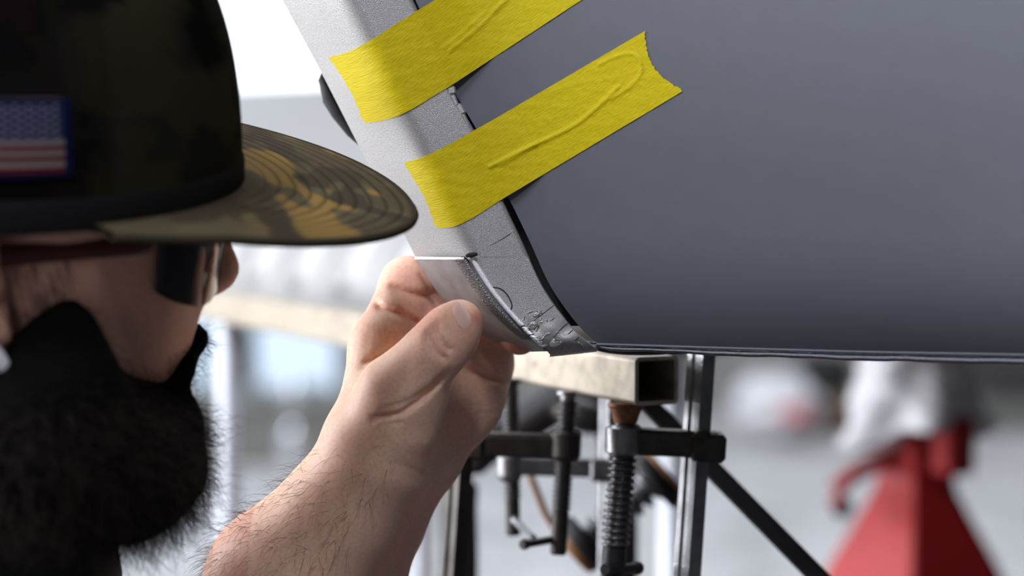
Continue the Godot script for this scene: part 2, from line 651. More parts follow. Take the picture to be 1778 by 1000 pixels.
func add_skin(mb: MB, s: Array, color: Callable) -> void:
	var b := mb.v.size()
	var v: PackedVector3Array = s[0]
	var n: PackedVector3Array = s[1]
	for i in v.size():
		mb.v.append(wf(v[i])); mb.n.append(CAM.basis * n[i]); mb.uv.append(Vector2.ZERO)
		mb.c.append(color.call(v[i], n[i]))
	for t in (s[2] as PackedInt32Array): mb.idx.append(b + t)

func px_of(p: Vector3) -> Vector2:
	var s := FPX / (D - p.z)
	return Vector2(889.0 + p.x * s, 500.0 - p.y * s)

# ================================================================ scene
func _ready() -> void:
	rng.seed = 77
	# camera
	var cam := Camera3D.new()
	cam.name = "camera"
	cam.current = true
	cam.near = 0.05; cam.far = 60.0
	var at_ := CameraAttributesPhysical.new()
	at_.frustum_focal_length = 91.82
	at_.frustum_focus_distance = D
	at_.exposure_aperture = 5.6
	at_.frustum_near = 0.05; at_.frustum_far = 60.0
	cam.attributes = at_
	add_child(cam)
	cam.fov = rad_to_deg(2.0 * atan(500.0 / FPX))
	cam.position = Vector3(0, 0.82, D)
	cam.rotation_degrees = Vector3(-4, 0, 0)
	CAM = cam.transform
	# sky, light, exposure
	var we := WorldEnvironment.new()
	we.name = "world_environment"
	var env := Environment.new()
	env.background_mode = Environment.BG_SKY
	var sm := ProceduralSkyMaterial.new()
	sm.sky_top_color = Color8(186, 208, 236); sm.sky_horizon_color = Color8(240, 244, 250)
	sm.ground_bottom_color = Color8(150, 148, 146); sm.ground_horizon_color = Color8(214, 214, 214)
	sm.sky_energy_multiplier = 1.0
	var sky := Sky.new()
	sky.sky_material = sm
	env.sky = sky
	env.background_energy_multiplier = 2.6
	env.tonemap_mode = Environment.TONE_MAPPER_LINEAR
	env.tonemap_exposure = 1.0
	env.sdfgi_enabled = true; env.ssao_enabled = true; env.ssil_enabled = true
	we.environment = env
	add_child(we)
	var door_light := AreaLight3D.new()                  # daylight through the side door
	door_light.name = "side_door_daylight"
	door_light.area_size = Vector2(3.4, 2.3)
	door_light.light_color = Color8(252, 252, 255)
	door_light.light_energy = 26.0
	door_light.area_normalize_energy = true
	door_light.shadow_enabled = true
	add_child(door_light)
	door_light.look_at_from_position(Vector3(-3.15, 1.6, -0.55), Vector3(0, 1.6, -0.55))
	door_light.area_range = 12.0
	door_light.area_attenuation = 2.0
	var roof_light := AreaLight3D.new()                  # added overhead fill for brim, arm and floor; its roof window is invented
	roof_light.name = "added_roof_fill"
	roof_light.area_size = Vector2(1.4, 1.4)
	roof_light.light_color = Color8(246, 248, 255)
	roof_light.light_energy = 4.0
	roof_light.area_normalize_energy = true
	roof_light.shadow_enabled = true
	add_child(roof_light)
	roof_light.position = Vector3(-1.5, 3.28, -1.6)
	roof_light.rotation_degrees = Vector3(-90, 0, 0)
	roof_light.area_range = 12.0
	roof_light.area_attenuation = 2.0
	var back_light := AreaLight3D.new()                  # added fill that brightens the rear floor, through an invented roof window
	back_light.name = "added_rear_roof_fill"
	back_light.area_size = Vector2(2.2, 1.2)
	back_light.light_color = Color8(248, 249, 255)
	back_light.light_energy = 6.5
	back_light.area_normalize_energy = true
	back_light.shadow_enabled = true
	add_child(back_light)
	back_light.position = Vector3(0.6, 3.28, -3.9)
	back_light.rotation_degrees = Vector3(-90, 0, 0)
	back_light.area_range = 12.0
	back_light.area_attenuation = 2.0
	build_materials()
	build_room()
	build_vehicle()
	build_trim_and_tape()
	build_clamps()
	build_background()
	build_person()

# ---------------------------------------------------------------- room
const ROOM_LO := Vector3(-3.3, 0, -5.65)
const ROOM_HI := Vector3(3.6, 3.3, 3.4)

func build_room() -> void:
	var t := 0.15
	struct("floor", slab_box(Vector3(-3.45, -0.15, -5.8), Vector3(3.75, 0, -2.6)), M.concrete)
	struct("floor", slab_box(Vector3(-3.45, -0.15, -2.6), Vector3(-0.9, 0, 3.55)), M.concrete)
	struct("floor", slab_box(Vector3(-0.9, -0.15, -2.6), Vector3(3.75, 0, 3.55)), M.bounce_cut_floor)  # dark pad added out of view to cut bounce light
	var roof := MB.new()                                 # with two openings cut for the added roof lights
	for q in [[-3.45, -5.8, 3.75, -4.55], [-3.45, -4.55, -0.55, -3.25], [1.75, -4.55, 3.75, -3.25], [-3.45, -3.25, 3.75, -2.35], [-3.45, -2.35, -2.25, -0.85], [-0.75, -2.35, 3.75, -0.85], [-3.45, -0.85, 3.75, 3.55]]:
		roof.box(Transform3D(Basis(), Vector3((q[0] + q[2]) / 2.0, 3.375, (q[1] + q[3]) / 2.0)), Vector3(q[2] - q[0], 0.15, q[3] - q[1]), 0.004)
	struct("ceiling", roof, M.ceiling_paint)
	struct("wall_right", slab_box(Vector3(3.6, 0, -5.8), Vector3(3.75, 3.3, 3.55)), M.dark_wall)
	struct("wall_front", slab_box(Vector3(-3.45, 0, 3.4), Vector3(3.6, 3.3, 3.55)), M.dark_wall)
	# back wall with a wide roller-door opening on its left
	var mb := MB.new()
	for q in [[-3.45, 0, -2.9, 3.3], [-0.52, 0, 3.6, 3.3], [-2.9, 2.7, -0.52, 3.3]]:
		mb.box(Transform3D(Basis(), Vector3((q[0] + q[2]) / 2.0, (q[1] + q[3]) / 2.0, -5.725)), Vector3(q[2] - q[0], q[3] - q[1], t), 0.004)
	struct("wall_back", mb, M.wall_paint)
	mb = MB.new()
	for q in [[-5.65, 0, -2.4, 3.3], [1.25, 0, 3.4, 3.3], [-2.4, 2.85, 1.25, 3.3]]:
		mb.box(Transform3D(Basis(), Vector3(-3.375, (q[1] + q[3]) / 2.0, (q[0] + q[2]) / 2.0)), Vector3(t, q[3] - q[1], q[2] - q[0]), 0.004)
	struct("wall_left", mb, M.wall_paint)
	struct("ground_outside", slab_box(Vector3(-30, -0.2, -40), Vector3(30, -0.152, 30)), M.asphalt_pale)
	for i in 2:  # invented ceiling lamps, added as fill on hand, trim and panel
		var base := Vector3(0.05 - 1.15 * i, 3.18, 2.45 - 1.1 * i)
		var lamp := thing("added_fill_lamp", ["added unseen ceiling fill lamp above the work", "added unseen ceiling fill lamp nearer the side door"][i], "lamp", base, "added ceiling fill lamps")
		part("housing", slab_box(base + Vector3(-0.1, 0.03, -0.65), base + Vector3(0.1, 0.12, 0.65)), M.lamp_body, lamp)
		part("light_tube", slab_box(base + Vector3(-0.07, -0.01, -0.6), base + Vector3(0.07, 0.03, 0.6), 0.01), M.lamp_tube, lamp)
		var l := AreaLight3D.new()
		l.name = "lamp_light"
		l.area_size = Vector2(0.14, 1.2)
		l.light_color = Color8(238, 241, 255)
		l.light_energy = 6.5
		l.area_normalize_energy = true
		l.shadow_enabled = true
		l.area_range = 12.0; l.area_attenuation = 2.0
		lamp.add_child(l)
		l.position = Vector3(0, -0.02, 0)
		l.rotation_degrees = Vector3(-90, 0, 0)

# ---------------------------------------------------------------- the vehicle: panel, flange, floor pan
const XE := [[-700, 400], [-60, 690], [0, 715], [100, 762], [155, 780], [235, 826], [345, 870], [420, 905], [500, 942], [560, 984], [585, 1008], [600, 1027], [615, 1050]]
const XL := [[-700, 160], [-60, 459], [0, 490], [130, 560], [283, 638], [447, 722], [600, 800]]

func panel_z(x: float, y: float) -> float:
	var dx := maxf(0.0, x - 860.0)
	var z := -0.0012 + 0.000085 * dx * dx / (dx + 120.0)
	var t := clampf((y - 385.0) / 220.0, 0.0, 1.2)
	z -= 0.0125 * pow(t, 2.6)
	z -= 0.004 * pow(clampf((330.0 - y) / 330.0, 0.0, 4.0), 2.0)
	return z

func panel_bottom(x: float) -> float:
	return pw([[1030, 598], [1250, 605], [1500, 612], [1778, 617], [2600, 632]], x)

func build_vehicle() -> void:
	var base := at(1500, 616, -0.3)
	var car := thing("vehicle_body", "large smooth grey primed vehicle body panel with a rolled lower edge", "vehicle", base)
	var rows := []
	var nr := 90
	for i in nr + 1:
		var v := i / float(nr)
		v = 1.0 - pow(1.0 - v, 1.5)
		var y0 := lerpf(-900, 600, v)
		var r := PackedVector3Array()
		for j in 61:
			var u := pow(j / 60.0, 1.3)
			var x0 := spl(XE, y0) + 6.0 + 8.0 * clampf((y0 - 300.0) / 60.0, 0.0, 1.0)
			var x := lerpf(x0, 2500.0, u)
			var y := y0 + (panel_bottom(x) - 600.0) * pow(v, 6.0)
			r.append(at(x, y, panel_z(x, y)))
		rows.append(r)
	var mb := MB.new()
	mb.slab(rows, CAM.basis * Vector3(0.0003, 0.0003, -0.0016))
	part("body_panel", mb, M.primer, car)
	# rolled hem along the lower edge, with thick seam sealer under it
	var fl := []
	for k in 6:
		var r := PackedVector3Array()
		for j in 81:
			var x := lerpf(1022, 2500, j / 80.0)
			var yb := panel_bottom(x)
			var h := pw([[1022, 1.5], [1060, 8], [1250, 11], [1500, 13], [1778, 15]], x)
			var zz := panel_z(x, yb)
			var wob := 1.2 * sin(x * 0.031) + 0.8 * sin(x * 0.083)
			var q: Array = [[-3.0, -0.003], [0.5, -0.0035], [h * 0.5 + wob * 0.4, 0.0005], [h + wob * 0.6, 0.0], [h + 1.5 + wob * 0.6, -0.003], [h + 0.5, -0.012]][k]
			r.append(at(x, yb + q[0], zz + q[1]))
		fl.append(r)
	mb = MB.new()
	mb.slab(fl, CAM.basis * Vector3(0, 0.0004, -0.001), 40, 1)
	part("lower_flange", mb, M.sealer, car)
	mb = MB.new()
	var lip := []; var lr := []
	for j in 41:
		var x := lerpf(1036, 2500, j / 40.0)
		lip.append(at(x, panel_bottom(x) - 0.5, panel_z(x, panel_bottom(x)) + 0.0004)); lr.append(0.00055)
	mb.ring_sweep(lip, lr, 8)
	part("hem_bead", mb, M.primer, car)
	# dark lump where the flange meets the trim
	mb = MB.new()
	mb.ball(at(1115, 605, -0.03), Vector3(0.019, 0.0028, 0.008), CAM.basis)
	mb.ball(at(1165, 607, -0.03), Vector3(0.012, 0.002, 0.006), CAM.basis)
	part("dark_lump", mb, M.black_gap, car)
	# black sheet standing in for the shade in the gap between trim and panel
	rows = []
	for i in 41:
		var y := lerpf(-320, 566, i / 40.0)
		var x := spl(XE, y)
		var r := PackedVector3Array()
		for q in [[-34, -0.013], [-6, -0.009], [16, -0.009], [40, -0.012]]:
			r.append(at(x + q[0], y, q[1] + (panel_z(x, y) if q[0] > 20 else 0.0)))
		rows.append(r)
	mb = MB.new()
	mb.slab(rows, CAM.basis * Vector3(0, 0, -0.0015))
	part("gap_shade_sheet", mb, M.black_gap, car)
	# bent tabs left standing in the gap
	for q in [[[783, 151], [785, 164], 0.0022], [[786, 166], [793, 184], 0.0014], [[794, 183], [803, 199], 0.0023], [[803, 199], [814, 224], 0.0014], [[704, -14], [711, 2], 0.0016], [[709, 2], [715, 16], 0.0018]]:
		mb = MB.new()
		var a := at(q[0][0], q[0][1], 0.0002); var b := at(q[1][0], q[1][1], 0.0004)
		mb.box(turned(b - a, CAM.basis.z, (a + b) / 2), Vector3((b - a).length() * 1.12, 0.003, q[2] * 1.5), 0.0006)
		part("bent_tab", mb, M.cast_metal, car)
	# chassis rail behind the panel: the stand carries it
	var yb := at(1500, 600, 0).y
	mb = slab_box(Vector3(0.24, yb + 0.004, -1.25), Vector3(0.44, yb + 0.05, -0.12))
	part("chassis_rail", mb, M.underbody, car)
	# rubber moulding that shows behind the trim's left edge
	mb = MB.new()
	mb.ring_sweep([at(572, 100, -0.055), at(563, 140, -0.05), at(572, 172, -0.048), at(588, 198, -0.047), at(612, 228, -0.046), at(640, 262, -0.046)], [0.001, 0.0026, 0.003, 0.003, 0.0028, 0.001], 12)
	part("rubber_moulding", mb, M.rubber, car)

# ---------------------------------------------------------------- trim, patch and tape
func trim_z(u: float) -> float:
	var x := (u - 0.47) * 0.042
	return smin(1.75 * x, -0.12 * x, 0.011) + 0.0045

func surf(x: float, y: float) -> float:
	var l := spl(XL, y); var e := spl(XE, y)
	var u := (x - l) / (e - l)
	if u <= 1.0: return trim_z(u)
	var x1 := e + 90.0
	if x >= x1: return panel_z(x, y)
	return maxf(lerpf(trim_z(1.0), panel_z(x1, y), (x - e) / (x1 - e)), panel_z(x, y) + 0.0002)

const XCUT := [[440, 806], [447, 812], [470, 826], [500, 845], [530, 868], [560, 895], [580, 915], [600, 936], [612, 947], [620, 953]]

func ribbon(mb: MB, pts: Array, w: float, z: Callable, lift: float) -> void:       # a thin raised line that follows a surface
	var rows := [PackedVector3Array(), PackedVector3Array(), PackedVector3Array()]
	for i in pts.size():
		var t: Vector2 = ((pts[mini(i + 1, pts.size() - 1)] as Vector2) - (pts[maxi(i - 1, 0)] as Vector2)).normalized()
		var nn := Vector2(-t.y, t.x)
		var taper := 0.35 if i == 0 or i == pts.size() - 1 else 1.0
		for k in 3:
			var p: Vector2 = pts[i] + nn * (k - 1) * w * 0.5 * taper
			rows[k].append(at(p.x, p.y, float(z.call(p.x, p.y)) + (lift if k == 1 else lift * 0.2)))
	mb.grid(rows)

func curve2(pts: Array, n: int) -> Array:
	var c := Curve2D.new()
	for i in pts.size():
		var p := Vector2(pts[i][0], pts[i][1])
		var a := Vector2(pts[maxi(i - 1, 0)][0], pts[maxi(i - 1, 0)][1]); var b := Vector2(pts[mini(i + 1, pts.size() - 1)][0], pts[mini(i + 1, pts.size() - 1)][1])
		var t := (b - a) / 6.0
		c.add_point(p, -t, t)
	var out := []
	for i in n + 1:
		out.append(c.sample_baked(c.get_baked_length() * i / n, true))
	return out

func front_z(x: float, y: float) -> float:                     # front face of the trim below the cut
	var l := spl(XL, minf(y, 447)); var e := spl(XE, y)
	var dx := (e - x) / 210.0 * 0.042
	var z := trim_z(1.0) + 0.12 * dx
	if y > 585: z -= pow((y - 585) / 25.0, 2.0) * 0.006
	return z

func build_trim_and_tape() -> void:
	var o := at(800, 400, 0)
	var trim := thing("edge_trim", "bare metal edge trim with a rounded corner, taped along the grey panel", "metal trim", o)
	var rows := []
	var zig := 0
	for i in 61:
		var y := lerpf(-360, 446, i / 60.0)
		var l := spl(XL, y); var e := spl(XE, y)
		var r := PackedVector3Array()
		for j in 49:
			var u := j / 48.0
			var z := trim_z(u)
			if j == 48: z -= 0.0006
			r.append(at(lerpf(l, e, u), y, z))
		rows.append(r)
	var mb := MB.new()
	mb.slab(rows, CAM.basis * Vector3(0.0006, -0.0002, -0.0022))
	part("corner_section", mb, M.cast_metal, trim)
	# front face below the saw cut
	rows = []
	for i in 45:
		var t := i / 44.0
		var y := lerpf(446, 616, t)
		var r := PackedVector3Array()
		for j in 25:
			var u := j / 24.0
			var yy := y - 9.0 * u * smoothstep(0.85, 1.0, t)
			var c := spl(XCUT, yy) + 5.0
			var e := spl(XE, yy)
			var x := lerpf(c, e, u)
			r.append(at(x, yy, front_z(x, yy) + 0.0007 * sin(x * 0.11) * sin(yy * 0.13) * smoothstep(540, 590, yy)))
		rows.append(r)
	var under := PackedVector3Array()
	for p in rows[44]: under.append(p + CAM.basis * Vector3(0, -0.0012, -0.012))
	rows.append(under)
	mb = MB.new()
	mb.slab(rows, CAM.basis * Vector3(0.0004, 0.0002, -0.0020))
	part("front_face", mb, M.cast_metal, trim)
	# the sawn edge, bright bare metal, ragged towards its lower end
	var f := func(x, y): return front_z(x, y)
	mb = MB.new()
	var prev := 448.0
	rows = []
	var rag := RandomNumberGenerator.new()
	rag.seed = 4
	for seg in [[447, 566, 7.5], [569, 581, 7.0], [583, 604, 6.5]]:
		rows = []
		for i in 26:
			var y := lerpf(seg[0], seg[1], i / 25.0)
			var wv: float = seg[2] * (0.55 + 0.45 * smoothstep(0.0, 0.12, i / 25.0)) * (1.0 if seg[0] < 560 else 0.75 + 0.5 * rag.randf())
			var x := spl(XCUT, y) + 1.5
			var r := PackedVector3Array()
			var jag := 0.0 if seg[0] < 560 else rag.randf_range(-2.5, 2.5)
			r.append(at(x - 0.5 + jag * 0.3, y + 0.5, front_z(x, y) - 0.0012))
			r.append(at(x + 0.6 + jag * 0.3, y, front_z(x, y) + 0.0007))
			r.append(at(x + wv + jag, y - wv * 0.3, front_z(x, y) + 0.0010))
			r.append(at(x + wv + 0.8 + jag, y - wv * 0.3, front_z(x, y) - 0.0004))
			rows.append(r)
		mb.slab(rows, CAM.basis * Vector3(0.0002, 0, -0.001), 1, 8)
	part("sawn_edge", mb, M.bright_metal, trim)
	# slot at the top of the cut, pen marks, cracks, beads of weld
	mb = MB.new()
	mb.ball(at(819, 442.5, 0.0062), Vector3(0.0024, 0.0010, 0.0005), CAM.basis * Basis(Vector3.BACK, 0.12), 16)
	ribbon(mb, [Vector2(801, 446), Vector2(806, 447), Vector2(812, 452), Vector2(818, 464)], 3.5, f, 0.0004)
	part("saw_slot", mb, M.black_gap, trim)
	for q in [[[[846, 429], [862, 421], [888, 405]], 1.6], [[[852, 499], [868, 501], [880, 511], [888, 526], [888, 536], [884, 541]], 2.4]]:
		mb = MB.new()
		ribbon(mb, curve2(q[0], 16), q[1], f, 0.00015)
		part("pen_mark", mb, M.ink, trim)
	for q in [[[926, 557], [944, 544], [964, 528]], [[947, 566], [954, 559], [964, 551]], [[964, 583], [974, 571], [986, 560]], [[981, 588], [985, 582], [995, 572]], [[988, 600], [994, 595], [1006, 585]]]:
		mb = MB.new()
		ribbon(mb, curve2(q, 8), 1.5, f, 0.0001)
		part("crack", mb, M.ink, trim)
	for q in [[[908, 556], [914, 545], [928, 540], [942, 545], [938, 556]], [[916, 563], [926, 560], [934, 566], [930, 574]], [[938, 560], [949, 556], [951, 566], [946, 576]], [[940, 590], [950, 580], [965, 577], [980, 582]], [[956, 600], [968, 590], [982, 596], [975, 605]], [[962, 582], [966, 592], [960, 601]], [[985, 584], [980, 594], [988, 604]], [[1000, 594], [1008, 597], [1012, 602]]]:
		mb = MB.new()
		var pts := []; var rad := []
		for p in curve2(q, 14):
			pts.append(at(p.x, p.y, front_z(p.x, p.y) - 0.0003)); rad.append(0.00045 + 0.00015 * sin(pts.size() * 1.3))
		mb.ring_sweep(pts, rad, 10)
		part("weld_bead", mb, M.weld, trim)
	for q in [[924, 566, 11, 7], [968, 593, 16, 8], [930, 548, 9, 5]]:
		mb = MB.new()
		mb.ball(at(q[0], q[1], front_z(q[0], q[1]) - 0.0002), Vector3(q[2] / 4500.0, q[3] / 4500.0, 0.0005), CAM.basis * Basis(Vector3.BACK, 0.5), 16)
		part("weld_puddle", mb, M.weld, trim)

	# the replacement piece held against the cut
	var pl := [[449, 722], [505, 758], [548, 793], [583, 838], [600, 874], [611, 915]]
	var pr := [[452, 817], [490, 841], [535, 874], [575, 911], [598, 938], [611, 951]]
	var plate := thing("metal_patch", "small curved bare steel patch held in the fingers against the sawn trim", "metal patch", at(800, 520, 0))
	rows = []
	var ends := []
	for i in 41:
		var t := i / 40.0
		var r := PackedVector3Array()
		var yl := spl([[0, 449], [0.3, 505], [0.55, 548], [0.78, 583], [0.9, 600], [1, 611]], t)
		var xl := spl(pl, yl)
		var yr := spl([[0, 450], [0.28, 490], [0.56, 535], [0.8, 575], [0.93, 598], [1, 610]], t)
		var xr := spl(pr, yr)
		for j in 29:
			var u := j / 28.0
			var x := lerpf(xl, xr, u); var y := lerpf(yl, yr, u)
			var arc := smin(1.35 * (u - 0.74) * 0.026, -0.10 * (u - 0.74) * 0.026, 0.007) + 0.0052
			if u > 0.9: arc -= pow((u - 0.9) / 0.1, 2.0) * 0.0012
			arc -= 0.016 * pow(maxf(0.0, t - 0.35) / 0.65, 2.2) * (1.0 - 0.75 * u)
			r.append(at(x, y, arc))
		rows.append(r)
	mb = MB.new()
	mb.slab(rows, CAM.basis * Vector3(0.0012, 0.0003, -0.0017))
	part("plate", mb, M.raw_metal, plate)
	# coarse file marks along the rounded side
	var marks := []
	for i in 41:
		var r := PackedVector3Array()
		for j in range(20, 28):
			r.append(rows[i][j] + CAM.basis * Vector3(-0.00008, 0, 0.00016))
		if i < 36: marks.append(r)
	mb = MB.new()
	mb.slab(marks, CAM.basis * Vector3(0, 0, -0.0002), 2, 8)
	part("filed_band", mb, M.rough_ground, plate)
	mb = MB.new()
	var top := []; var tr := []
	for j in 26:
		top.append(rows[0][j] + CAM.basis * Vector3(0, 0.00012, 0.0001)); tr.append(0.00062)
	mb.ring_sweep(top, tr, 8)
	part("ground_edge", mb, M.bright_metal, plate)

	# two strips of yellow tape
	tape_strip("upper strip of yellow masking tape running off the top of the picture", [[570, 100], [592, 94], [612, 87], [650, 66], [690, 40], [715, 25], [760, -3], [1100, -205]], [[632, 214], [662, 210], [692, 201], [725, 184], [757, 164], [782, 149], [822, 123], [1180, -112]],
		[[[780, 88], [826, 52], [868, 10], [920, -40]], [[845, 20], [800, 60], [770, 84]]], [0.0005, 0.0003], 3, false)
	tape_strip("lower strip of yellow masking tape with a torn right end", [[700, 283], [724, 276], [748, 267], [785, 248], [815, 231], [845, 214], [880, 194], [1121, 53]], [[757, 396], [785, 394], [812, 383], [842, 365], [865, 350], [895, 332], [930, 311], [1184, 159]],
		[[[850, 290], [905, 262], [990, 222], [1035, 188], [1074, 150]], [[1060, 172], [1094, 150], [1113, 126], [1110, 104], [1094, 93], [1064, 100], [1040, 112]], [[868, 288], [930, 250]]], [0.00055, 0.0004, 0.0003], 9, true)

func tape_strip(label: String, top: Array, bot: Array, ridges: Array, hts: Array, sd: int, torn: bool) -> void:
	var r0 := RandomNumberGenerator.new()
	r0.seed = sd
	var nz := FastNoiseLite.new()
	nz.seed = sd; nz.frequency = 0.02
	var T := curve2(top, 230); var B := curve2(bot, 230)
	var rl := []
	for q in ridges: rl.append(curve2(q, 24))
	var rows := []
	var nv := 44
	var left := []; var right := []
	for k in nv + 1:
		var v := k / float(nv)
		left.append(6.0 * sin(v * PI) + r0.randf_range(-1.6, 1.6) + (5.0 * smoothstep(0.8, 1.0, v)) * sin(v * 40.0) * 0.5)
		right.append(-20.0 * pow(sin(clampf(v * 1.06, 0, 1) * PI), 0.8) + r0.randf_range(-1.5, 1.5) if torn else 0.0)
	for i in 231:
		var u := i / 230.0
		var r := PackedVector3Array()
		for k in nv + 1:
			var v := k / float(nv)
			var p: Vector2 = (T[i] as Vector2).lerp(B[i], v)
			var dir := ((T[mini(i + 1, 230)] as Vector2) - (T[maxi(i - 1, 0)] as Vector2)).normalized()
			p += dir * (float(left[k]) * pow(1.0 - u, 6.0) + float(right[k]) * pow(u, 6.0))
			var z := surf(p.x, p.y) + 0.00035 + 0.00016 * nz.get_noise_2d(p.x, p.y * 2.0)
			for q in rl.size():
				var best := 1e9
				for m in rl[q].size() - 1:
					var a: Vector2 = rl[q][m]; var b: Vector2 = rl[q][m + 1]
					var h := clampf((p - a).dot(b - a) / (b - a).length_squared(), 0, 1)
					best = minf(best, (p - a - (b - a) * h).length())
				if best < 16: z += float(hts[q]) * exp(-best * best / 9.0)
			r.append(at(p.x, p.y, z))
		rows.append(r)
	var mb := MB.new()
	mb.slab(rows, CAM.basis * Vector3(0, 0, -0.00022), 1.0, 3.4)
	# v runs across in the texture: swap so that lines follow the strip
	for i in mb.uv.size(): mb.uv[i] = Vector2(mb.uv[i].y * 0.55, mb.uv[i].x * 0.75)
	solo("tape_strip", mb, M.tape, label, "tape", at(900, 200, 0), "strips of yellow tape across the trim")

# ---------------------------------------------------------------- square tube, bar clamps, brace
func spindle(cl: Node3D, top: Vector3, bottom: Vector3, r: float, thread_to: float, thread_from := 0.0, m_thread: Material = M.thread_steel) -> void:
	var ax := (bottom - top)
	var mb := MB.new()
	mb.screw(top + ax * thread_from, top + ax * thread_to, r, r * 0.48, r * 0.24)
	var sp := part("spindle", mb, m_thread, cl)
	mb = MB.new()
	var a := top + ax * thread_to
	mb.lathe(a, bottom, [[0, r * 0.78], [0.0006, r * 0.82], [(bottom - a).length() - 0.001, r * 0.82], [(bottom - a).length(), r * 0.7]], 24)
	part("spindle_end", mb, M.black_steel if r > 0.0045 else M.clamp_dark, sp)

func rod(parent: Node, called: String, a: Vector3, b: Vector3, r: float, m: Material, knob := 1.5) -> void:
	var l := (b - a).length()
	var mb := MB.new()
	mb.lathe(a, b, [[0, r * knob * 0.8], [r * 0.4, r * knob], [r * 1.6, r * knob], [r * 2.2, r], [l - r * 2.2, r], [l - r * 1.6, r * knob], [l - r * 0.4, r * knob], [l, r * knob * 0.8]], 18)
	part(called, mb, m, parent)

func ibeam(mb: MB, a: Vector3, b: Vector3, w: float, dp: float, turn: float) -> void:      # grooved clamp rail
	var y := (b - a).normalized()
	var x := y.cross(Vector3.BACK).normalized()
	var z := x.cross(y)
	x = x.rotated(y, turn); z = z.rotated(y, turn)
	var prof := [[-1, -1], [-1, 1], [-0.42, 1], [-0.34, 0.72], [0.34, 0.72], [0.42, 1], [1, 1], [1, -1], [0.42, -1], [0.34, -0.72], [-0.34, -0.72], [-0.42, -1]]
	for i in prof.size():
		var p: Array = prof[i]; var q: Array = prof[(i + 1) % prof.size()]
		var o0: Vector3 = x * (p[0] * w / 2) + z * (p[1] * dp / 2)
		var o1: Vector3 = x * (q[0] * w / 2) + z * (q[1] * dp / 2)
		mb.out_face([a + o0, a + o1, b + o1, b + o0], (a + b) / 2)

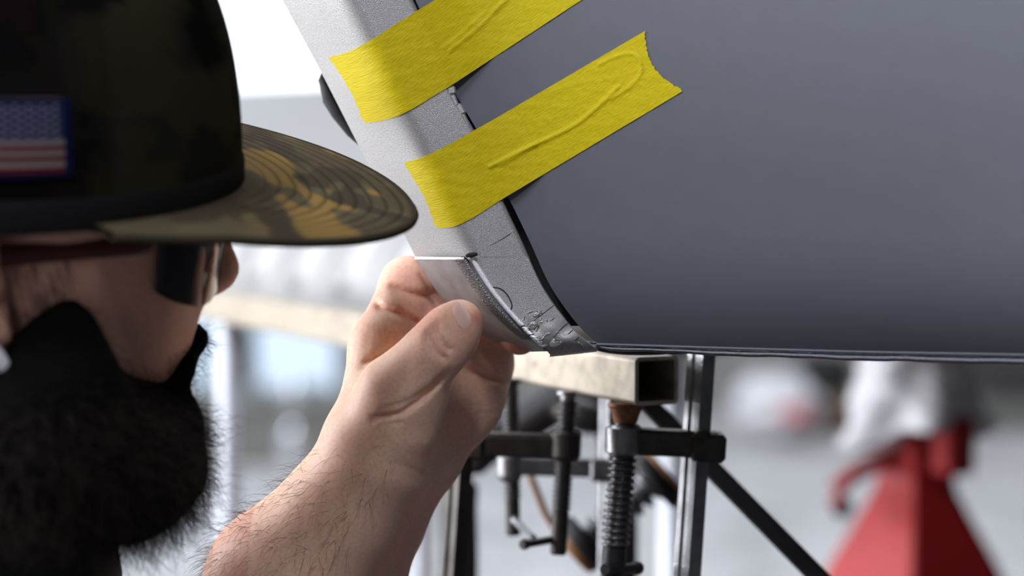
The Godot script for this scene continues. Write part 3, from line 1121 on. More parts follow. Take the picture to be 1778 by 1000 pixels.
func build_clamps() -> void:
	# square tube gripped by the clamps
	var e := at(1140, 661, -0.06)
	var dir := Vector3(-0.40, -0.022, -0.916).normalized()
	var side := dir.cross(Vector3.UP).normalized()
	var w := 0.0202
	var L := 0.74
	var tube := thing("square_tube", "bright square steel tube with an open end under the grey panel", "steel tube", e)
	var mb := MB.new()
	var wall := 0.0017
	var ro := 0.0024
	var ringo := []; var ringi := []
	for c in [[1, 1], [-1, 1], [-1, -1], [1, -1]]:
		for k in 5:
			var g := (0.0 if c == [1, 1] else PI / 2 if c == [-1, 1] else PI if c == [-1, -1] else 1.5 * PI) + PI / 2 * k / 4.0
			var h := w / 2 - ro
			ringo.append(side * (c[0] * h + cos(g) * ro) + Vector3.UP * (c[1] * h + sin(g) * ro))
			var ri := 0.0008
			ringi.append(side * (c[0] * (w / 2 - wall - ri) + cos(g) * ri) + Vector3.UP * (c[1] * (w / 2 - wall - ri) + sin(g) * ri))
	var r0 := PackedVector3Array(); var r1 := PackedVector3Array(); var i0 := PackedVector3Array(); var i1 := PackedVector3Array()
	for k in ringo.size():
		r0.append(e + ringo[k]); r1.append(e + dir * L + ringo[k]); i0.append(e + ringi[k]); i1.append(e + dir * L + ringi[k])
	mb.grid([r0, r1], true); mb.grid([i1, i0], true); mb.grid([i0, r0], true); mb.grid([r1, i1], true)
	part("tube_wall", mb, M.steel_tube, tube)
	mb = MB.new()
	mb.lathe(e + dir * 0.1 - side * 0.0100, e + dir * 0.1 - side * 0.0104, [[0, 0.0009], [0.0003, 0.0009]], 10)
	part("scratch_dot", mb, M.rusty, tube)

	# clamp nearest the camera
	var z := -0.07
	var c1 := thing("bar_clamp", "steel bar clamp on the right, its thick black screw nearest the camera", "clamp", at(1190, 1000, z), "bar clamps hanging under the square tube")
	mb = MB.new()
	ibeam(mb, at(1222, 560, z), at(1182, 1160, z), 0.0105, 0.0066, 1.0)
	part("rail", mb, M.clamp_zinc, c1)
	mb = MB.new()
	var a := at(1085, 765, z); var b := at(1232, 771, z)
	mb.box(turned(b - a, Vector3.UP, (a + b) / 2 + (b - a).normalized() * 0.001), Vector3((b - a).length() + 0.006, 0.0108, 0.010), 0.0012)
	var arm := part("sliding_arm", mb, M.clamp_dark, c1)
	mb = MB.new()
	mb.lathe(at(1084, 738, z), at(1083, 792, z), [[0, 0.0062], [0.0012, 0.0078], [0.0112, 0.0078], [0.0122, 0.0066]], 24)
	part("screw_boss", mb, M.clamp_zinc, arm)
	mb = MB.new()
	a = at(1220, 772, z)
	mb.box(turned(at(1258, 774, z) - at(1200, 771, z), Vector3.UP, at(1228, 775, z)), Vector3(0.0148, 0.0118, 0.0145), 0.0016)
	mb.lathe(at(1219, 756, z + 0.006), at(1219, 756, z + 0.0085), [[0, 0.0026], [0.0014, 0.0026], [0.0022, 0.0018]], 14)
	part("rail_collar", mb, M.clamp_dark, arm)
	spindle(c1, at(1086, 735, z), at(1063, 1014, z), 0.0060, 0.76)
	mb = MB.new()
	mb.lathe(at(1087, 701, z), at(1085, 752, z), [[0, 0.0076], [0.0012, 0.0078], [0.0022, 0.0066], [0.0080, 0.0048], [0.0086, 0.0034], [0.0122, 0.0034]], 20)
	part("swivel_pad", mb, M.rusty, c1)
	rod(c1, "turning_rod", at(1050, 989, z + 0.012), at(1110, 986, z - 0.012), 0.0021, M.black_steel, 1.35)

	# clamp with the dark arm
	z = -0.115
	var c2 := thing("bar_clamp", "dark steel bar clamp whose arm runs out beside the palm", "clamp", at(790, 1000, z), "bar clamps hanging under the square tube")
	mb = MB.new()
	ibeam(mb, at(812, 600, z), at(775, 1160, z), 0.0092, 0.0066, 0.9)
	part("rail", mb, M.clamp_dark, c2)
	mb = MB.new()
	a = at(822, 770, z); b = at(980, 775, z)
	mb.box(turned(b - a, Vector3.UP, (a + b) / 2), Vector3((b - a).length(), 0.0102, 0.009), 0.0016)
	arm = part("sliding_arm", mb, M.clamp_dark, c2)
	mb = MB.new()
	mb.lathe(at(982, 748, z), at(980, 803, z), [[0, 0.0058], [0.0012, 0.0072], [0.0110, 0.0070], [0.0132, 0.0052]], 24)
	part("screw_boss", mb, M.clamp_dark, arm)
	mb = MB.new()
	mb.box(turned(b - a, Vector3.UP, at(815, 772, z)), Vector3(0.0130, 0.0118, 0.0135), 0.0016)
	part("rail_collar", mb, M.clamp_dark, arm)
	spindle(c2, at(986, 696, z), at(969, 963, z), 0.0044, 0.715)
	mb = MB.new()
	mb.ball(at(986, 691, z), Vector3(0.0034, 0.0032, 0.0034))
	mb.lathe(at(986, 679, z), at(986, 688, z), [[0, 0.0048], [0.0014, 0.0050], [0.0020, 0.0030]], 18)
	part("swivel_pad", mb, M.clamp_zinc, c2)
	rod(c2, "turning_rod", at(906, 946, z + 0.012), at(975, 934, z - 0.004), 0.0017, M.clamp_dark, 1.35)

	# clamp farthest back
	z = -0.165
	var c3 := thing("bar_clamp", "bright zinc bar clamp farthest back, behind the two other screws", "clamp", at(1050, 1000, z), "bar clamps hanging under the square tube")
	mb = MB.new()
	ibeam(mb, at(1058, 640, z), at(1052, 1160, z), 0.0072, 0.0056, 1.0)
	part("rail", mb, M.clamp_zinc, c3)
	mb = MB.new()
	a = at(885, 808, z); b = at(1050, 813, z)
	mb.box(turned(b - a, Vector3.UP, (a + b) / 2), Vector3((b - a).length(), 0.0082, 0.0080), 0.0014)
	arm = part("sliding_arm", mb, M.clamp_zinc, c3)
	mb = MB.new()
	mb.lathe(at(886, 789, z), at(884, 838, z), [[0, 0.0050], [0.0014, 0.0060], [0.0100, 0.0058], [0.0124, 0.0044]], 24)
	part("screw_boss", mb, M.clamp_zinc, arm)
	mb = MB.new()
	mb.box(turned(b - a, Vector3.UP, at(1052, 815, z)), Vector3(0.0150, 0.0104, 0.0118), 0.0014)
	part("rail_collar", mb, M.clamp_zinc, arm)
	spindle(c3, at(886, 668, z), at(891, 930, z), 0.0041, 0.76)
	mb = MB.new()
	mb.lathe(at(886, 657, z), at(886, 676, z), [[0, 0.0046], [0.0016, 0.0048], [0.0030, 0.0030], [0.0048, 0.0030]], 18)
	part("swivel_pad", mb, M.clamp_dark, c3)
	rod(c3, "turning_rod", at(893, 902, z + 0.004), at(926, 937, z + 0.03), 0.0016, M.clamp_zinc, 1.3)

	# slanting screw with two orange-rimmed discs
	z = -0.24
	var sc := thing("slanting_screw_clamp", "slanting coarse screw with orange-rimmed end discs behind the black clamp screw", "clamp", at(1070, 890, z))
	a = at(1004, 952, z); b = at(1140, 832, z)
	var ax := (b - a).normalized()
	var ln := (b - a).length()
	mb = MB.new()
	mb.screw(a + ax * 0.006, b - ax * 0.004, 0.0088, 0.0062, 0.0036, 22)
	part("coarse_screw", mb, M.clamp_zinc, sc)
	mb = MB.new()
	mb.lathe(b - ax * 0.004, b + ax * 0.004, [[0, 0.0150], [0.0018, 0.0166], [0.0044, 0.0166], [0.008, 0.0140]], 28)
	part("end_disc", mb, M.black_steel, sc)
	mb = MB.new()
	mb.lathe(b + ax * 0.004, b + ax * 0.0068, [[0, 0.0152], [0.0016, 0.0152], [0.0028, 0.0128]], 28)
	part("orange_rim", mb, M.orange_plastic, sc)
	mb = MB.new()
	mb.lathe(a + ax * 0.008, a, [[0, 0.0138], [0.0018, 0.0150], [0.0062, 0.0150], [0.008, 0.0136]], 28)
	part("end_disc", mb, M.black_steel, sc)
	mb = MB.new()
	mb.lathe(a, a - ax * 0.0045, [[0, 0.0138], [0.003, 0.0132], [0.0045, 0.011]], 28)
	part("orange_rim", mb, M.orange_plastic, sc)
	mb = MB.new()
	mb.ring_sweep([at(912, 800, z), at(926, 838, z), at(946, 890, z), at(975, 935, z), at(1000, 956, z)], [0.0020, 0.0026, 0.0026, 0.0026, 0.0032], 12, Vector2(1.0, 0.7))
	part("lever", mb, M.orange_plastic, sc)

	# dark hose curling behind the clamps
	mb = MB.new()
	var pts := []; var rr := []
	for p in curve2([[795, 2300], [795, 1400], [797, 1000], [800, 830], [850, 770], [905, 742], [960, 704], [1000, 690], [1050, 716], [1072, 780], [1074, 1000], [1076, 1400], [1078, 2300]], 90):
		pts.append(at(p.x, p.y, -0.33)); rr.append(0.0105)
	mb.ring_sweep(pts, rr, 14)
	var hz := thing("rubber_hose", "thick dark rubber hose looping up behind the clamp screws", "hose", ground_at(960, D + 0.33))
	part("hose", mb, M.hose, hz)
	mb = MB.new()
	mb.ball(at(1010, 722, -0.31), Vector3(0.017, 0.009, 0.014), CAM.basis * Basis(Vector3.BACK, -0.3), 20)
	mb.lathe(at(985, 712, -0.31), at(952, 690, -0.31), [[0, 0.006], [0.004, 0.0075], [0.009, 0.006]], 16)
	part("coupling", mb, M.clamp_dark, hz)

	# black brace bar slanting down to the right
	mb = MB.new()
	a = at(1118, 694, -0.13); b = at(1480, 1062, -0.10)
	mb.box(turned(b - a, CAM.basis.z, (a + b) / 2), Vector3((b - a).length(), 0.008, 0.0085), 0.0012)
	solo("brace_bar", mb, M.black_steel, "flat black brace bar slanting down to the right behind the clamp rail", "bar", at(1300, 870, -0.115))

# ---------------------------------------------------------------- behind the work
func build_background() -> void:
	# red jack stand under the floor pan
	var d := 1.8
	var g := ground_at(1594, d)
	var st := thing("jack_stand", "red steel jack stand on the floor at the right, its top wrapped in cloth", "jack stand", g)
	var H := level(1590, 722, d)
	var k := d / FPX
	var side := Basis(Vector3.UP, deg_to_rad(33))
	var ring := func(h: float, r: float) -> PackedVector3Array:
		var out := PackedVector3Array()
		for c in [[-1, 1], [1, 1], [1, -1], [-1, -1]]:
			out.append(g + side * (Vector3(c[0], 0, c[1]) * r) + Vector3.UP * h)
		return out
	var rs := [[H, 0.0207], [level(1590, 815, d), 0.0212], [level(1590, 858, d), 0.0245], [level(1590, 1000, d), 0.0515], [0.02, 0.138], [0.0, 0.140]]
	for f in 4:
		var mb := MB.new()
		var rows := []
		for q in rs:
			var c: PackedVector3Array = ring.call(q[0], q[1])
			var a := c[f]; var b := c[(f + 1) % 4]
			var row := PackedVector3Array()
			for s in 5:
				row.append(a.lerp(b, 0.02 + 0.96 * s / 4.0))
			rows.append(row)
		var inward := (g - (rows[3][2] as Vector3)); inward.y = 0
		mb.slab(rows, inward.normalized() * 0.004)
		part("leg_plate", mb, M.jack_red, st)
	var mb2 := MB.new()
	var post := MB.new()
	var pan: float = at(1500, 600, 0).y + 0.002
	post.lathe(Vector3(g.x, 0.3, g.z), Vector3(g.x, pan, g.z), [[0, 0.019], [pan - 0.31, 0.019], [pan - 0.30, 0.019]], 20)
	part("ratchet_post", post, M.clamp_dark, st)
	mb2.box(Transform3D(side, Vector3(g.x, pan - 0.007, g.z)), Vector3(0.08, 0.012, 0.05), 0.003)
	part("saddle", mb2, M.jack_red, st)
	mb2 = MB.new()
	var bx := Vector3(g.x, level(1590, 768, d), g.z) + side * Vector3(0.006, 0, 0.036)
	mb2.box(Transform3D(side, bx), Vector3(0.032, 0.048, 0.026), 0.004)
	part("pawl_box", mb2, M.jack_red, st)
	mb2 = MB.new()
	mb2.ring_sweep([at(1550, 800, D - d), at(1515, 806, D - d + 0.01), at(1480, 824, D - d + 0.02), at(1452, 848, D - d + 0.02), at(1450, 866, D - d + 0.02), at(1462, 880, D - d + 0.02)], [0.0075, 0.0072, 0.0068, 0.0068, 0.0066, 0.0066], 14)
	var lev := part("release_lever", mb2, M.jack_red, st)
	mb2 = MB.new()
	mb2.ring_sweep([at(1455, 872, D - d + 0.02), at(1466, 884, D - d + 0.02), at(1474, 892, D - d + 0.02)], [0.0078, 0.0084, 0.006], 14)
	part("lever_tip", mb2, M.jack_tip, lev)
	# cloth wrapped round the head of the stand
	var rg := []
	var nz := FastNoiseLite.new()
	nz.seed = 8; nz.frequency = 9.0
	var hb := level(1590, 742, d); var ht := level(1590, 600, d)
	for i in 25:
		var t := i / 24.0
		var row := PackedVector3Array()
		for j in 40:
			var a := TAU * j / 40
			var r := lerpf(0.052, 0.036, t) + 0.014 * sin(a * 5.0 + t * 3.0) * (1.0 - t) + 0.012 * nz.get_noise_3d(cos(a), sin(a), t * 1.5)
			if i == 0: r *= 0.55
			var y := lerpf(hb, ht, t) - 0.02 * (1.0 - t) * maxf(0.0, sin(a * 2.0 + 2.4))
			row.append(Vector3(g.x - 0.002 + cos(a) * r * 1.05, y, g.z + sin(a) * r))
		rg.append(row)
	var cl := MB.new()
	cl.grid(rg, true, 1, 1, true)
	cl.cap(rg[24], false)
	solo("wrapped_cloth", cl, M.cloth_white, "crumpled white cloth wrapped round the head of the red jack stand", "cloth", Vector3(g.x, hb, g.z))
	# white bag lying behind, a dark bin and a dark mat
	d = 5.8
	g = ground_at(1342, d)
	lump("shopping_bag", "slumped white plastic bag with a faded red print", "bag", at(1345, 705, D - d), Vector3(0.115, 0.085, 0.09), M.bag_white, M.bag_red, d)
	g = ground_at(1402, 6.05)
	var cr := thing("wooden_crate", "low brown wooden crate by the back wall behind the white bag", "crate", g)
	var ch := level(1402, 688, 6.05)
	for i in 2:
		part("plank", slab_box(g + Vector3(-0.17, 0.006 + i * ch * 0.5, 0.05), g + Vector3(0.17, ch * 0.48 + i * ch * 0.5, 0.065), 0.003), M.crate_wood, cr)
	part("crate_body", slab_box(g + Vector3(-0.165, 0.0, -0.2), g + Vector3(0.165, ch, 0.048), 0.003), M.crate_wood, cr)
	var tb := Vector3(g.x + 0.06, ch, g.z - 0.06)
	var ty := MB.new()
	var hh0 := level(1402, 618, 6.05) - ch
	ty.lathe(tb, tb + Vector3.UP * hh0, [[0, 0.06], [hh0 * 0.1, 0.075], [hh0 * 0.3, 0.082], [hh0 * 0.7, 0.082], [hh0 * 0.9, 0.075], [hh0, 0.055], [hh0 * 0.9, 0.045]], 32)
	solo("small_tyre", ty, M.rubber, "small black tyre lying on the brown crate by the back wall", "tyre", tb)
	var g2 := ground_at(1760, 6.1)
	var toolbox := thing("tool_chest", "low black tool chest by the back wall at the far right", "tool chest", g2)
	part("body", slab_box(g2 + Vector3(-0.11, level(1760, 684, 6.1), -0.2), g2 + Vector3(0.75, level(1760, 610, 6.1), 0.1), 0.01), M.cabinet_dark, toolbox)
	part("plinth", slab_box(g2 + Vector3(-0.09, 0.0, -0.18), g2 + Vector3(0.73, level(1760, 684, 6.1), 0.06), 0.005), M.pallet_grey, toolbox)
	# workbench with a spare white panel on it, behind the cap
	var A := at(330, 499, -0.90); var B := at(760, 567, -0.56)
	var axb := (B - A); axb.y = 0
	var nrm := Vector3.UP.cross(axb.normalized())
	if nrm.z > 0: nrm = -nrm
	var bench := thing("workbench", "beige topped workbench standing beyond the cap and the hand", "workbench", Vector3(A.x, 0, A.z))
	var topy := A.y
	var mbb := MB.new()
	var ce := (A + B) / 2 + nrm * 0.1
	var Lb := axb.length() + 0.9
	ce -= axb.normalized() * 0.4
	mbb.box(turned(axb, Vector3.UP, Vector3(ce.x, topy - 0.012, ce.z)), Vector3(Lb, 0.024, 0.2), 0.003)
	part("bench_top", mbb, M.bench_beige, bench)
	for s in [-0.48, 0.185, 0.46]:
		for w in [0.014, 0.186]:
			mbb = MB.new()
			var p: Vector3 = ce + axb.normalized() * (float(s) * Lb) + nrm * (float(w) - 0.1)
			p = Vector3(p.x, (topy - 0.024) / 2, p.z)
			mbb.box(turned(axb, Vector3.UP, p), Vector3(0.014, topy - 0.024, 0.014), 0.002)
			part("leg", mbb, M.bench_leg, bench)
	# the panel on the bench: gently bowed sheet, slanting ridges shaped in to imitate reflection stripes
	var rows := []
	var a0 := A + nrm * 0.006 - axb.normalized() * 0.62
	var Lp := axb.length() + 0.62
	for i in 61:
		var t := i / 60.0
		var row := PackedVector3Array()
		for j in 121:
			var u := j / 120.0
			var hgt := 0.158 * t
			var glint_ridge := pow(maxf(0.0, cos(TAU * (u * Lp - hgt * 0.55) / 0.072)), 6.0) * 0.006 * smoothstep(0.02, 0.1, t) * (1.0 - smoothstep(0.35, 0.5, t))
			row.append(a0 + axb.normalized() * (u * Lp) + Vector3.UP * (0.001 + hgt) + nrm * (0.10 * t * t - glint_ridge))
		rows.append(row)
	mbb = MB.new()
	mbb.slab(rows, nrm * 0.003, 1, 1)
	solo("spare_panel", mbb, M.white_paint, "light grey spare body panel with ridges added for reflection stripes, standing on the workbench", "body panel", a0)
	# dark cabinet, pallet, and chrome cans added for blurred glints near the roller door
	g = ground_at(405, 6.1)
	var cab := thing("tool_cabinet", "small dark cabinet standing by the bright doorway", "cabinet", g)
	part("body", slab_box(g + Vector3(-0.045, 0.02, -0.15), g + Vector3(0.045, level(405, 560, 6.1), 0.05), 0.006), M.cabinet_dark, cab)
	part("plinth", slab_box(g + Vector3(-0.04, 0.0, -0.14), g + Vector3(0.04, 0.02, 0.04), 0.004), M.pallet_grey, cab)
	g = ground_at(500, 5.5)
	var pal := thing("pallet", "low grey pallet on the floor before the bright doorway", "pallet", g)
	var ph := level(500, 694, 5.5)
	for i in 5:
		var x := -0.36 + i * 0.155
		part("board", slab_box(g + Vector3(x, ph - 0.022, -0.3), g + Vector3(x + 0.135, ph, 0.1), 0.004), M.pallet_grey, pal)
	for i in 3:
		part("runner", slab_box(g + Vector3(-0.36, 0.0, -0.29 + 0.16 * i), g + Vector3(0.395, ph - 0.022, -0.25 + 0.16 * i), 0.004), M.pallet_grey, pal)
	for q in [[365, 725, 5.7, "added chrome can for the glint lowest beside the beard"], [505, 752, 5.25, "added chrome can for the glint before the grey pallet, nearest the wrist"], [507, 700, 5.42, "added chrome can for the glint on top of the grey pallet"]]:
		var ce2 := at(q[0], q[1], D - float(q[2]))
		var base := Vector3(ce2.x, ph if q[2] == 5.42 else 0.0, ce2.z)
		var can := thing("glint_can", q[3], "can", base, "added glint cans near the doorway")
		mbb = MB.new()
		var hh := maxf(ce2.y - base.y + 0.02, 0.06)
		mbb.lathe(base, base + Vector3.UP * hh, [[0, 0.024], [0.002, 0.026], [hh - 0.02, 0.026], [hh - 0.008, 0.02], [hh, 0.012]], 24)
		part("body", mbb, M.chrome, can)

func slab_stack(g: Vector3, r: float, n: int, top: float) -> MB:
	var mb := MB.new()
	for i in n:
		var h := top / n
		mb.lathe(g + Vector3.UP * (h * i), g + Vector3.UP * (h * (i + 1)), [[0, r * 0.8], [h * 0.15, r * 0.95], [h * 0.3, r], [h * 0.7, r], [h * 0.85, r * 0.95], [h, r * 0.8]], 32)
	return mb

func lump(called: String, label: String, cat: String, ce: Vector3, rad: Vector3, m: Material, m2: Material, d: float) -> void:
	var base := Vector3(ce.x, 0.0, ce.z)
	var o := thing(called, label, cat, base)
	var nz := FastNoiseLite.new()
	nz.seed = 21; nz.frequency = 1.1
	var rows := []
	for i in 21:
		var th := PI * i / 20
		var row := PackedVector3Array()
		for j in 36:
			var g := TAU * j / 36
			var dir := Vector3(sin(th) * cos(g), cos(th), sin(th) * sin(g))
			var k := 1.0 + 0.35 * nz.get_noise_3dv(dir * 1.6)
			var p := ce + dir * rad * k
			row.append(p)
		rows.append(row)
	var mb := MB.new()
	mb.grid(rows, true)
	part("bag", mb, m, o)
	mb = MB.new()
	mb.ball(ce + Vector3(0.04, -0.01, rad.z * 0.85), Vector3(0.045, 0.026, 0.012))
	part("print", mb, m2, o)

# ---------------------------------------------------------------- the person
const HEAD := Vector3(-0.2015, 0.0075, 0.08)
const HS := 0.89
var HF := Vector3.ZERO
var HU := Vector3.ZERO
var HR := Vector3.ZERO

func hd(f: float, u: float, r: float) -> Vector3:        # head frame (mm: forward, up, right) -> focus frame
	return HEAD + (HF * f + HU * u + HR * r) * (HS / 1000.0)

func hw(f: float, u: float, r: float) -> Vector3:
	return wf(hd(f, u, r))

func head_axes() -> void:
	var th := deg_to_rad(17.0); var p := deg_to_rad(2.0); var r := deg_to_rad(17.0)
	var f0 := Vector3(cos(th), 0, -sin(th)); var r0 := Vector3(sin(th), 0, cos(th))
	HF = f0 * cos(p) - Vector3.UP * sin(p)
	var u1 := Vector3.UP * cos(p) + f0 * sin(p)
	HU = u1 * cos(r) + r0 * sin(r)
	HR = r0 * cos(r) - u1 * sin(r)

const ELBOW := Vector3(-0.157, -0.262, -0.14)
const SH_L := Vector3(-0.345, -0.175, -0.085)
const SH_R := Vector3(-0.255, -0.19, 0.255)
const NECK := Vector3(-0.285, -0.145, 0.085)
const PELVIS := Vector3(-0.36, -0.655, 0.10)

func mm(x: float) -> float: return x / 1000.0

func arm_field() -> Field:
	var F := Field.new()
	# palm
	F.bone(fr(648, 775, -.002), fr(664, 602, -.016), .0165, .0125, .010)
	F.bone(fr(670, 782, -.018), fr(728, 586, -.034), .017, .0125, .010)
	F.bone(fr(700, 790, -.034), fr(786, 596, -.048), .016, .012, .010)
	F.bone(fr(722, 796, -.045), fr(832, 628, -.058), .014, .0115, .010)
	F.bone(fr(752, 775, -.044), fr(795, 692, -.056), .0125, .0165, .010)
	F.bone(fr(795, 692, -.056), fr(832, 630, -.060), .0165, .0115, .010)
	# ball of the thumb
	F.bone(fr(656, 764, .005), fr(690, 694, .012), .0172, .0152, .008)
	F.bone(fr(700, 744, .010), fr(722, 690, .011), .0130, .0118, .006)
	# forearm
	F.bone(fr(648, 775, -.002), fr(648, 806, -.002), .0165, .0172, .012)
	F.bone(fr(648, 806, -.002), fr(585, 895, -.008), .0172, .0215, .012)
	F.bone(fr(585, 895, -.008), fr(498, 1010, -.015), .0215, .0295, .012)
	F.bone(fr(498, 1010, -.015), ELBOW, .0295, .041, .012)
	F.bone(fr(718, 796, -.040), fr(700, 815, -.032), .0135, .0125, .012)
	F.bone(fr(700, 815, -.032), fr(652, 900, -.040), .0125, .0170, .014)
	F.bone(fr(652, 900, -.040), fr(590, 1010, -.050), .0170, .0240, .014)
	F.bone(fr(590, 1010, -.050), ELBOW + Vector3(0.01, -0.005, -0.01), .0240, .034, .014)
	F.bone(fr(672, 800, -.018), fr(620, 900, -.026), .0160, .019, .016)
	# thumb
	F.chain([[fr(690, 676, .013), .0128], [fr(728, 637, .0175), .0110], [fr(760, 605, .020), .0107], [fr(783, 578, .0150), .0100], [fr(799, 560, .0095), .0088]], .005, 1)
	F.joint[1] = 0.008
	# fingers
	F.chain([[fr(664, 600, -.016), .0120], [fr(708, 494, -.038), .0104], [fr(790, 508, -.047), .0088], [fr(850, 560, -.037), .0076]], .005, 2)
	F.joint[2] = 0.006
	F.chain([[fr(728, 584, -.034), .0118], [fr(772, 498, -.060), .0100], [fr(850, 540, -.054), .0084], [fr(902, 585, -.024), .0072]], .005, 3)
	F.joint[3] = 0.006
	F.chain([[fr(786, 594, -.048), .0114], [fr(835, 522, -.070), .0094], [fr(868, 540, -.060), .0080], [fr(876, 566, -.046), .0072]], .005, 4)
	F.joint[4] = 0.006
	F.chain([[fr(832, 626, -.058), .0108], [fr(848, 566, -.078), .0085], [fr(862, 560, -.066), .0070]], .005, 5)
	F.joint[5] = 0.006
	var V := func(l: Array) -> Array:
		var o := []
		for q in l: o.append(Vector2(q[0], q[1]))
		return o
	F.groove(V.call([[640, 728], [662, 724], [696, 717], [730, 694], [752, 672], [781, 640]]), .0024, .0012, -.02, .05)
	F.groove(V.call([[655, 712], [672, 708], [702, 699], [728, 684], [748, 668]]), .0010, .0009, -.01, .05)
	F.groove(V.call([[655, 738], [680, 736], [705, 732]]), .0007, .0009, -.01, .05)
	F.groove(V.call([[759, 558], [758, 572], [765, 592], [778, 606], [790, 610]]), .0017, .0010, 0.0, .05)
	F.groove(V.call([[742, 570], [744, 590], [753, 606], [768, 620], [780, 625]]), .0019, .0011, 0.0, .05)
	F.groove(V.call([[750, 564], [750, 580], [758, 598], [772, 613]]), .0009, .0009, 0.0, .05)
	F.groove(V.call([[672, 492], [690, 502], [712, 511], [735, 513], [756, 508], [775, 500]]), .0026, .0015, -.06, .0)
	F.groove(V.call([[648, 518], [660, 534], [680, 540], [700, 546], [722, 560], [745, 575]]), .0025, .0015, -.06, .01)
	F.groove(V.call([[626, 634], [650, 622], [680, 607], [704, 597]]), .0014, .0013, -.03, .004)
	F.groove(V.call([[790, 622], [815, 640], [845, 656], [885, 664]]), .0022, .0014, -.09, -.02)
	F.groove(V.call([[655, 800], [690, 808], [720, 818], [752, 832]]), .0004, .0014, -.05, .03)
	F.groove(V.call([[640, 812], [680, 820], [715, 830], [745, 842]]), .0003, .0014, -.05, .03)
	for i in 6:
		F.groove(V.call([[618 - i * 2, 566 + i * 12], [632 - i * 2, 572 + i * 12], [648 - i * 2, 584 + i * 12]]), .0003, .0007, -.05, .03)
	return F

func head_field() -> Field:
	var F := Field.new()
	var b := func(p: Array, q: Array, r0: float, r1: float, k := 8.0, g := 0):
		F.bone(hd(p[0], p[1], p[2]), hd(q[0], q[1], q[2]), r0 * HS / 1000.0, r1 * HS / 1000.0, k * HS / 1000.0, g)
	b.call([-20, 52, 0], [24, 50, 0], 70, 66, 20)
	b.call([40, 26, -18], [40, 26, 18], 50, 50, 20)
	b.call([30, 0, 0], [60, -10, 0], 55, 45, 20)
	b.call([66, 6, 24], [62, -20, 24], 24, 22, 14)          # cheeks
	b.call([66, 6, -24], [62, -20, -24], 24, 22, 14)
	b.call([12, -40, 46], [76, -80, 10], 16, 16, 16)        # jaw
	b.call([12, -40, -46], [76, -80, -10], 16, 16, 16)
	b.call([82, -82, 0], [84, -74, 0], 16, 14, 12)          # chin
	b.call([72, -44, 0], [72, -56, 0], 27, 26, 14)          # muzzle
	b.call([84, 36, -24], [84, 36, 24], 12, 12, 12)         # brow
	b.call([92, 38, 0], [105, 16, 0], 8, 8, 8)              # nose
	b.call([105, 16, 0], [109, 4, 0], 8, 9.5, 6)
	b.call([109, 4, 0], [98, -5, 9], 8, 6.5, 6)
	b.call([109, 4, 0], [98, -5, -9], 8, 6.5, 6)
	b.call([97, -43, -13], [97, -43, 13], 5, 5, 5)          # lips
	b.call([96, -53, -11], [96, -53, 11], 6, 6, 5)
	b.call([-12, -40, 0], [-40, -120, 0], 55, 58, 20)       # neck
	b.call([14, 8, 66], [10, -20, 66], 7, 6, 6)
	# ears
	for s in [-1, 1]:
		b.call([19, -22, 68.0 * s], [7, -26, 71.0 * s], 6, 7, 5)
		b.call([7, -26, 71.0 * s], [-7, 0, 78.0 * s], 6, 5, 4)
		b.call([-7, 0, 78.0 * s], [-5, 26, 80.0 * s], 5, 5, 4)
		b.call([-5, 26, 80.0 * s], [13, 32, 76.0 * s], 5, 5, 4)
		b.call([13, 32, 76.0 * s], [19, 14, 70.0 * s], 4.5, 4, 4)
		b.call([19, 2, 69.0 * s], [21, -6, 69.0 * s], 5, 5, 4)
		b.call([5, 4, 68.0 * s], [5, -8, 68.0 * s], 9, 9, 5)
	return F

func torso_bones(F: Field, grow: float) -> void:
	var q := [[NECK, NECK.lerp(PELVIS, 0.2), .07, .10], [SH_L, SH_R, .062, .062], [NECK.lerp(PELVIS, 0.22) + Vector3(0, 0, .055), NECK.lerp(PELVIS, 0.7) + Vector3(0, 0, .045), .108, .100], [NECK.lerp(PELVIS, 0.22) - Vector3(0, 0, .055), NECK.lerp(PELVIS, 0.7) - Vector3(0, 0, .045), .108, .100], [PELVIS + Vector3(0, .03, .05), PELVIS + Vector3(0, .03, -.05), .105, .105]]
	for w in q: F.bone(w[0], w[1], w[2] + grow, w[3] + grow, .05)

func skin_color(p: Vector3, n: Vector3) -> Color:
	var c := sg(232, 196, 170)
	var x := px_of(p)
	var red := 0.0
	for q in [[826, 552, 16, 0.9], [704, 480, 40, 0.35], [735, 545, 45, 0.55], [745, 480, 40, 0.45], [850, 600, 70, 0.35], [640, 530, 40, 0.25], [905, 600, 30, 0.8], [770, 600, 30, 0.2]]:
		var e := x.distance_to(Vector2(q[0], q[1])) / float(q[2])
		red = maxf(red, float(q[3]) * exp(-e * e))
	if p.x < -0.1 and p.y > -0.12: red = maxf(red, 0.35)
	c = c.lerp(sg(204, 128, 112), red)
	return c

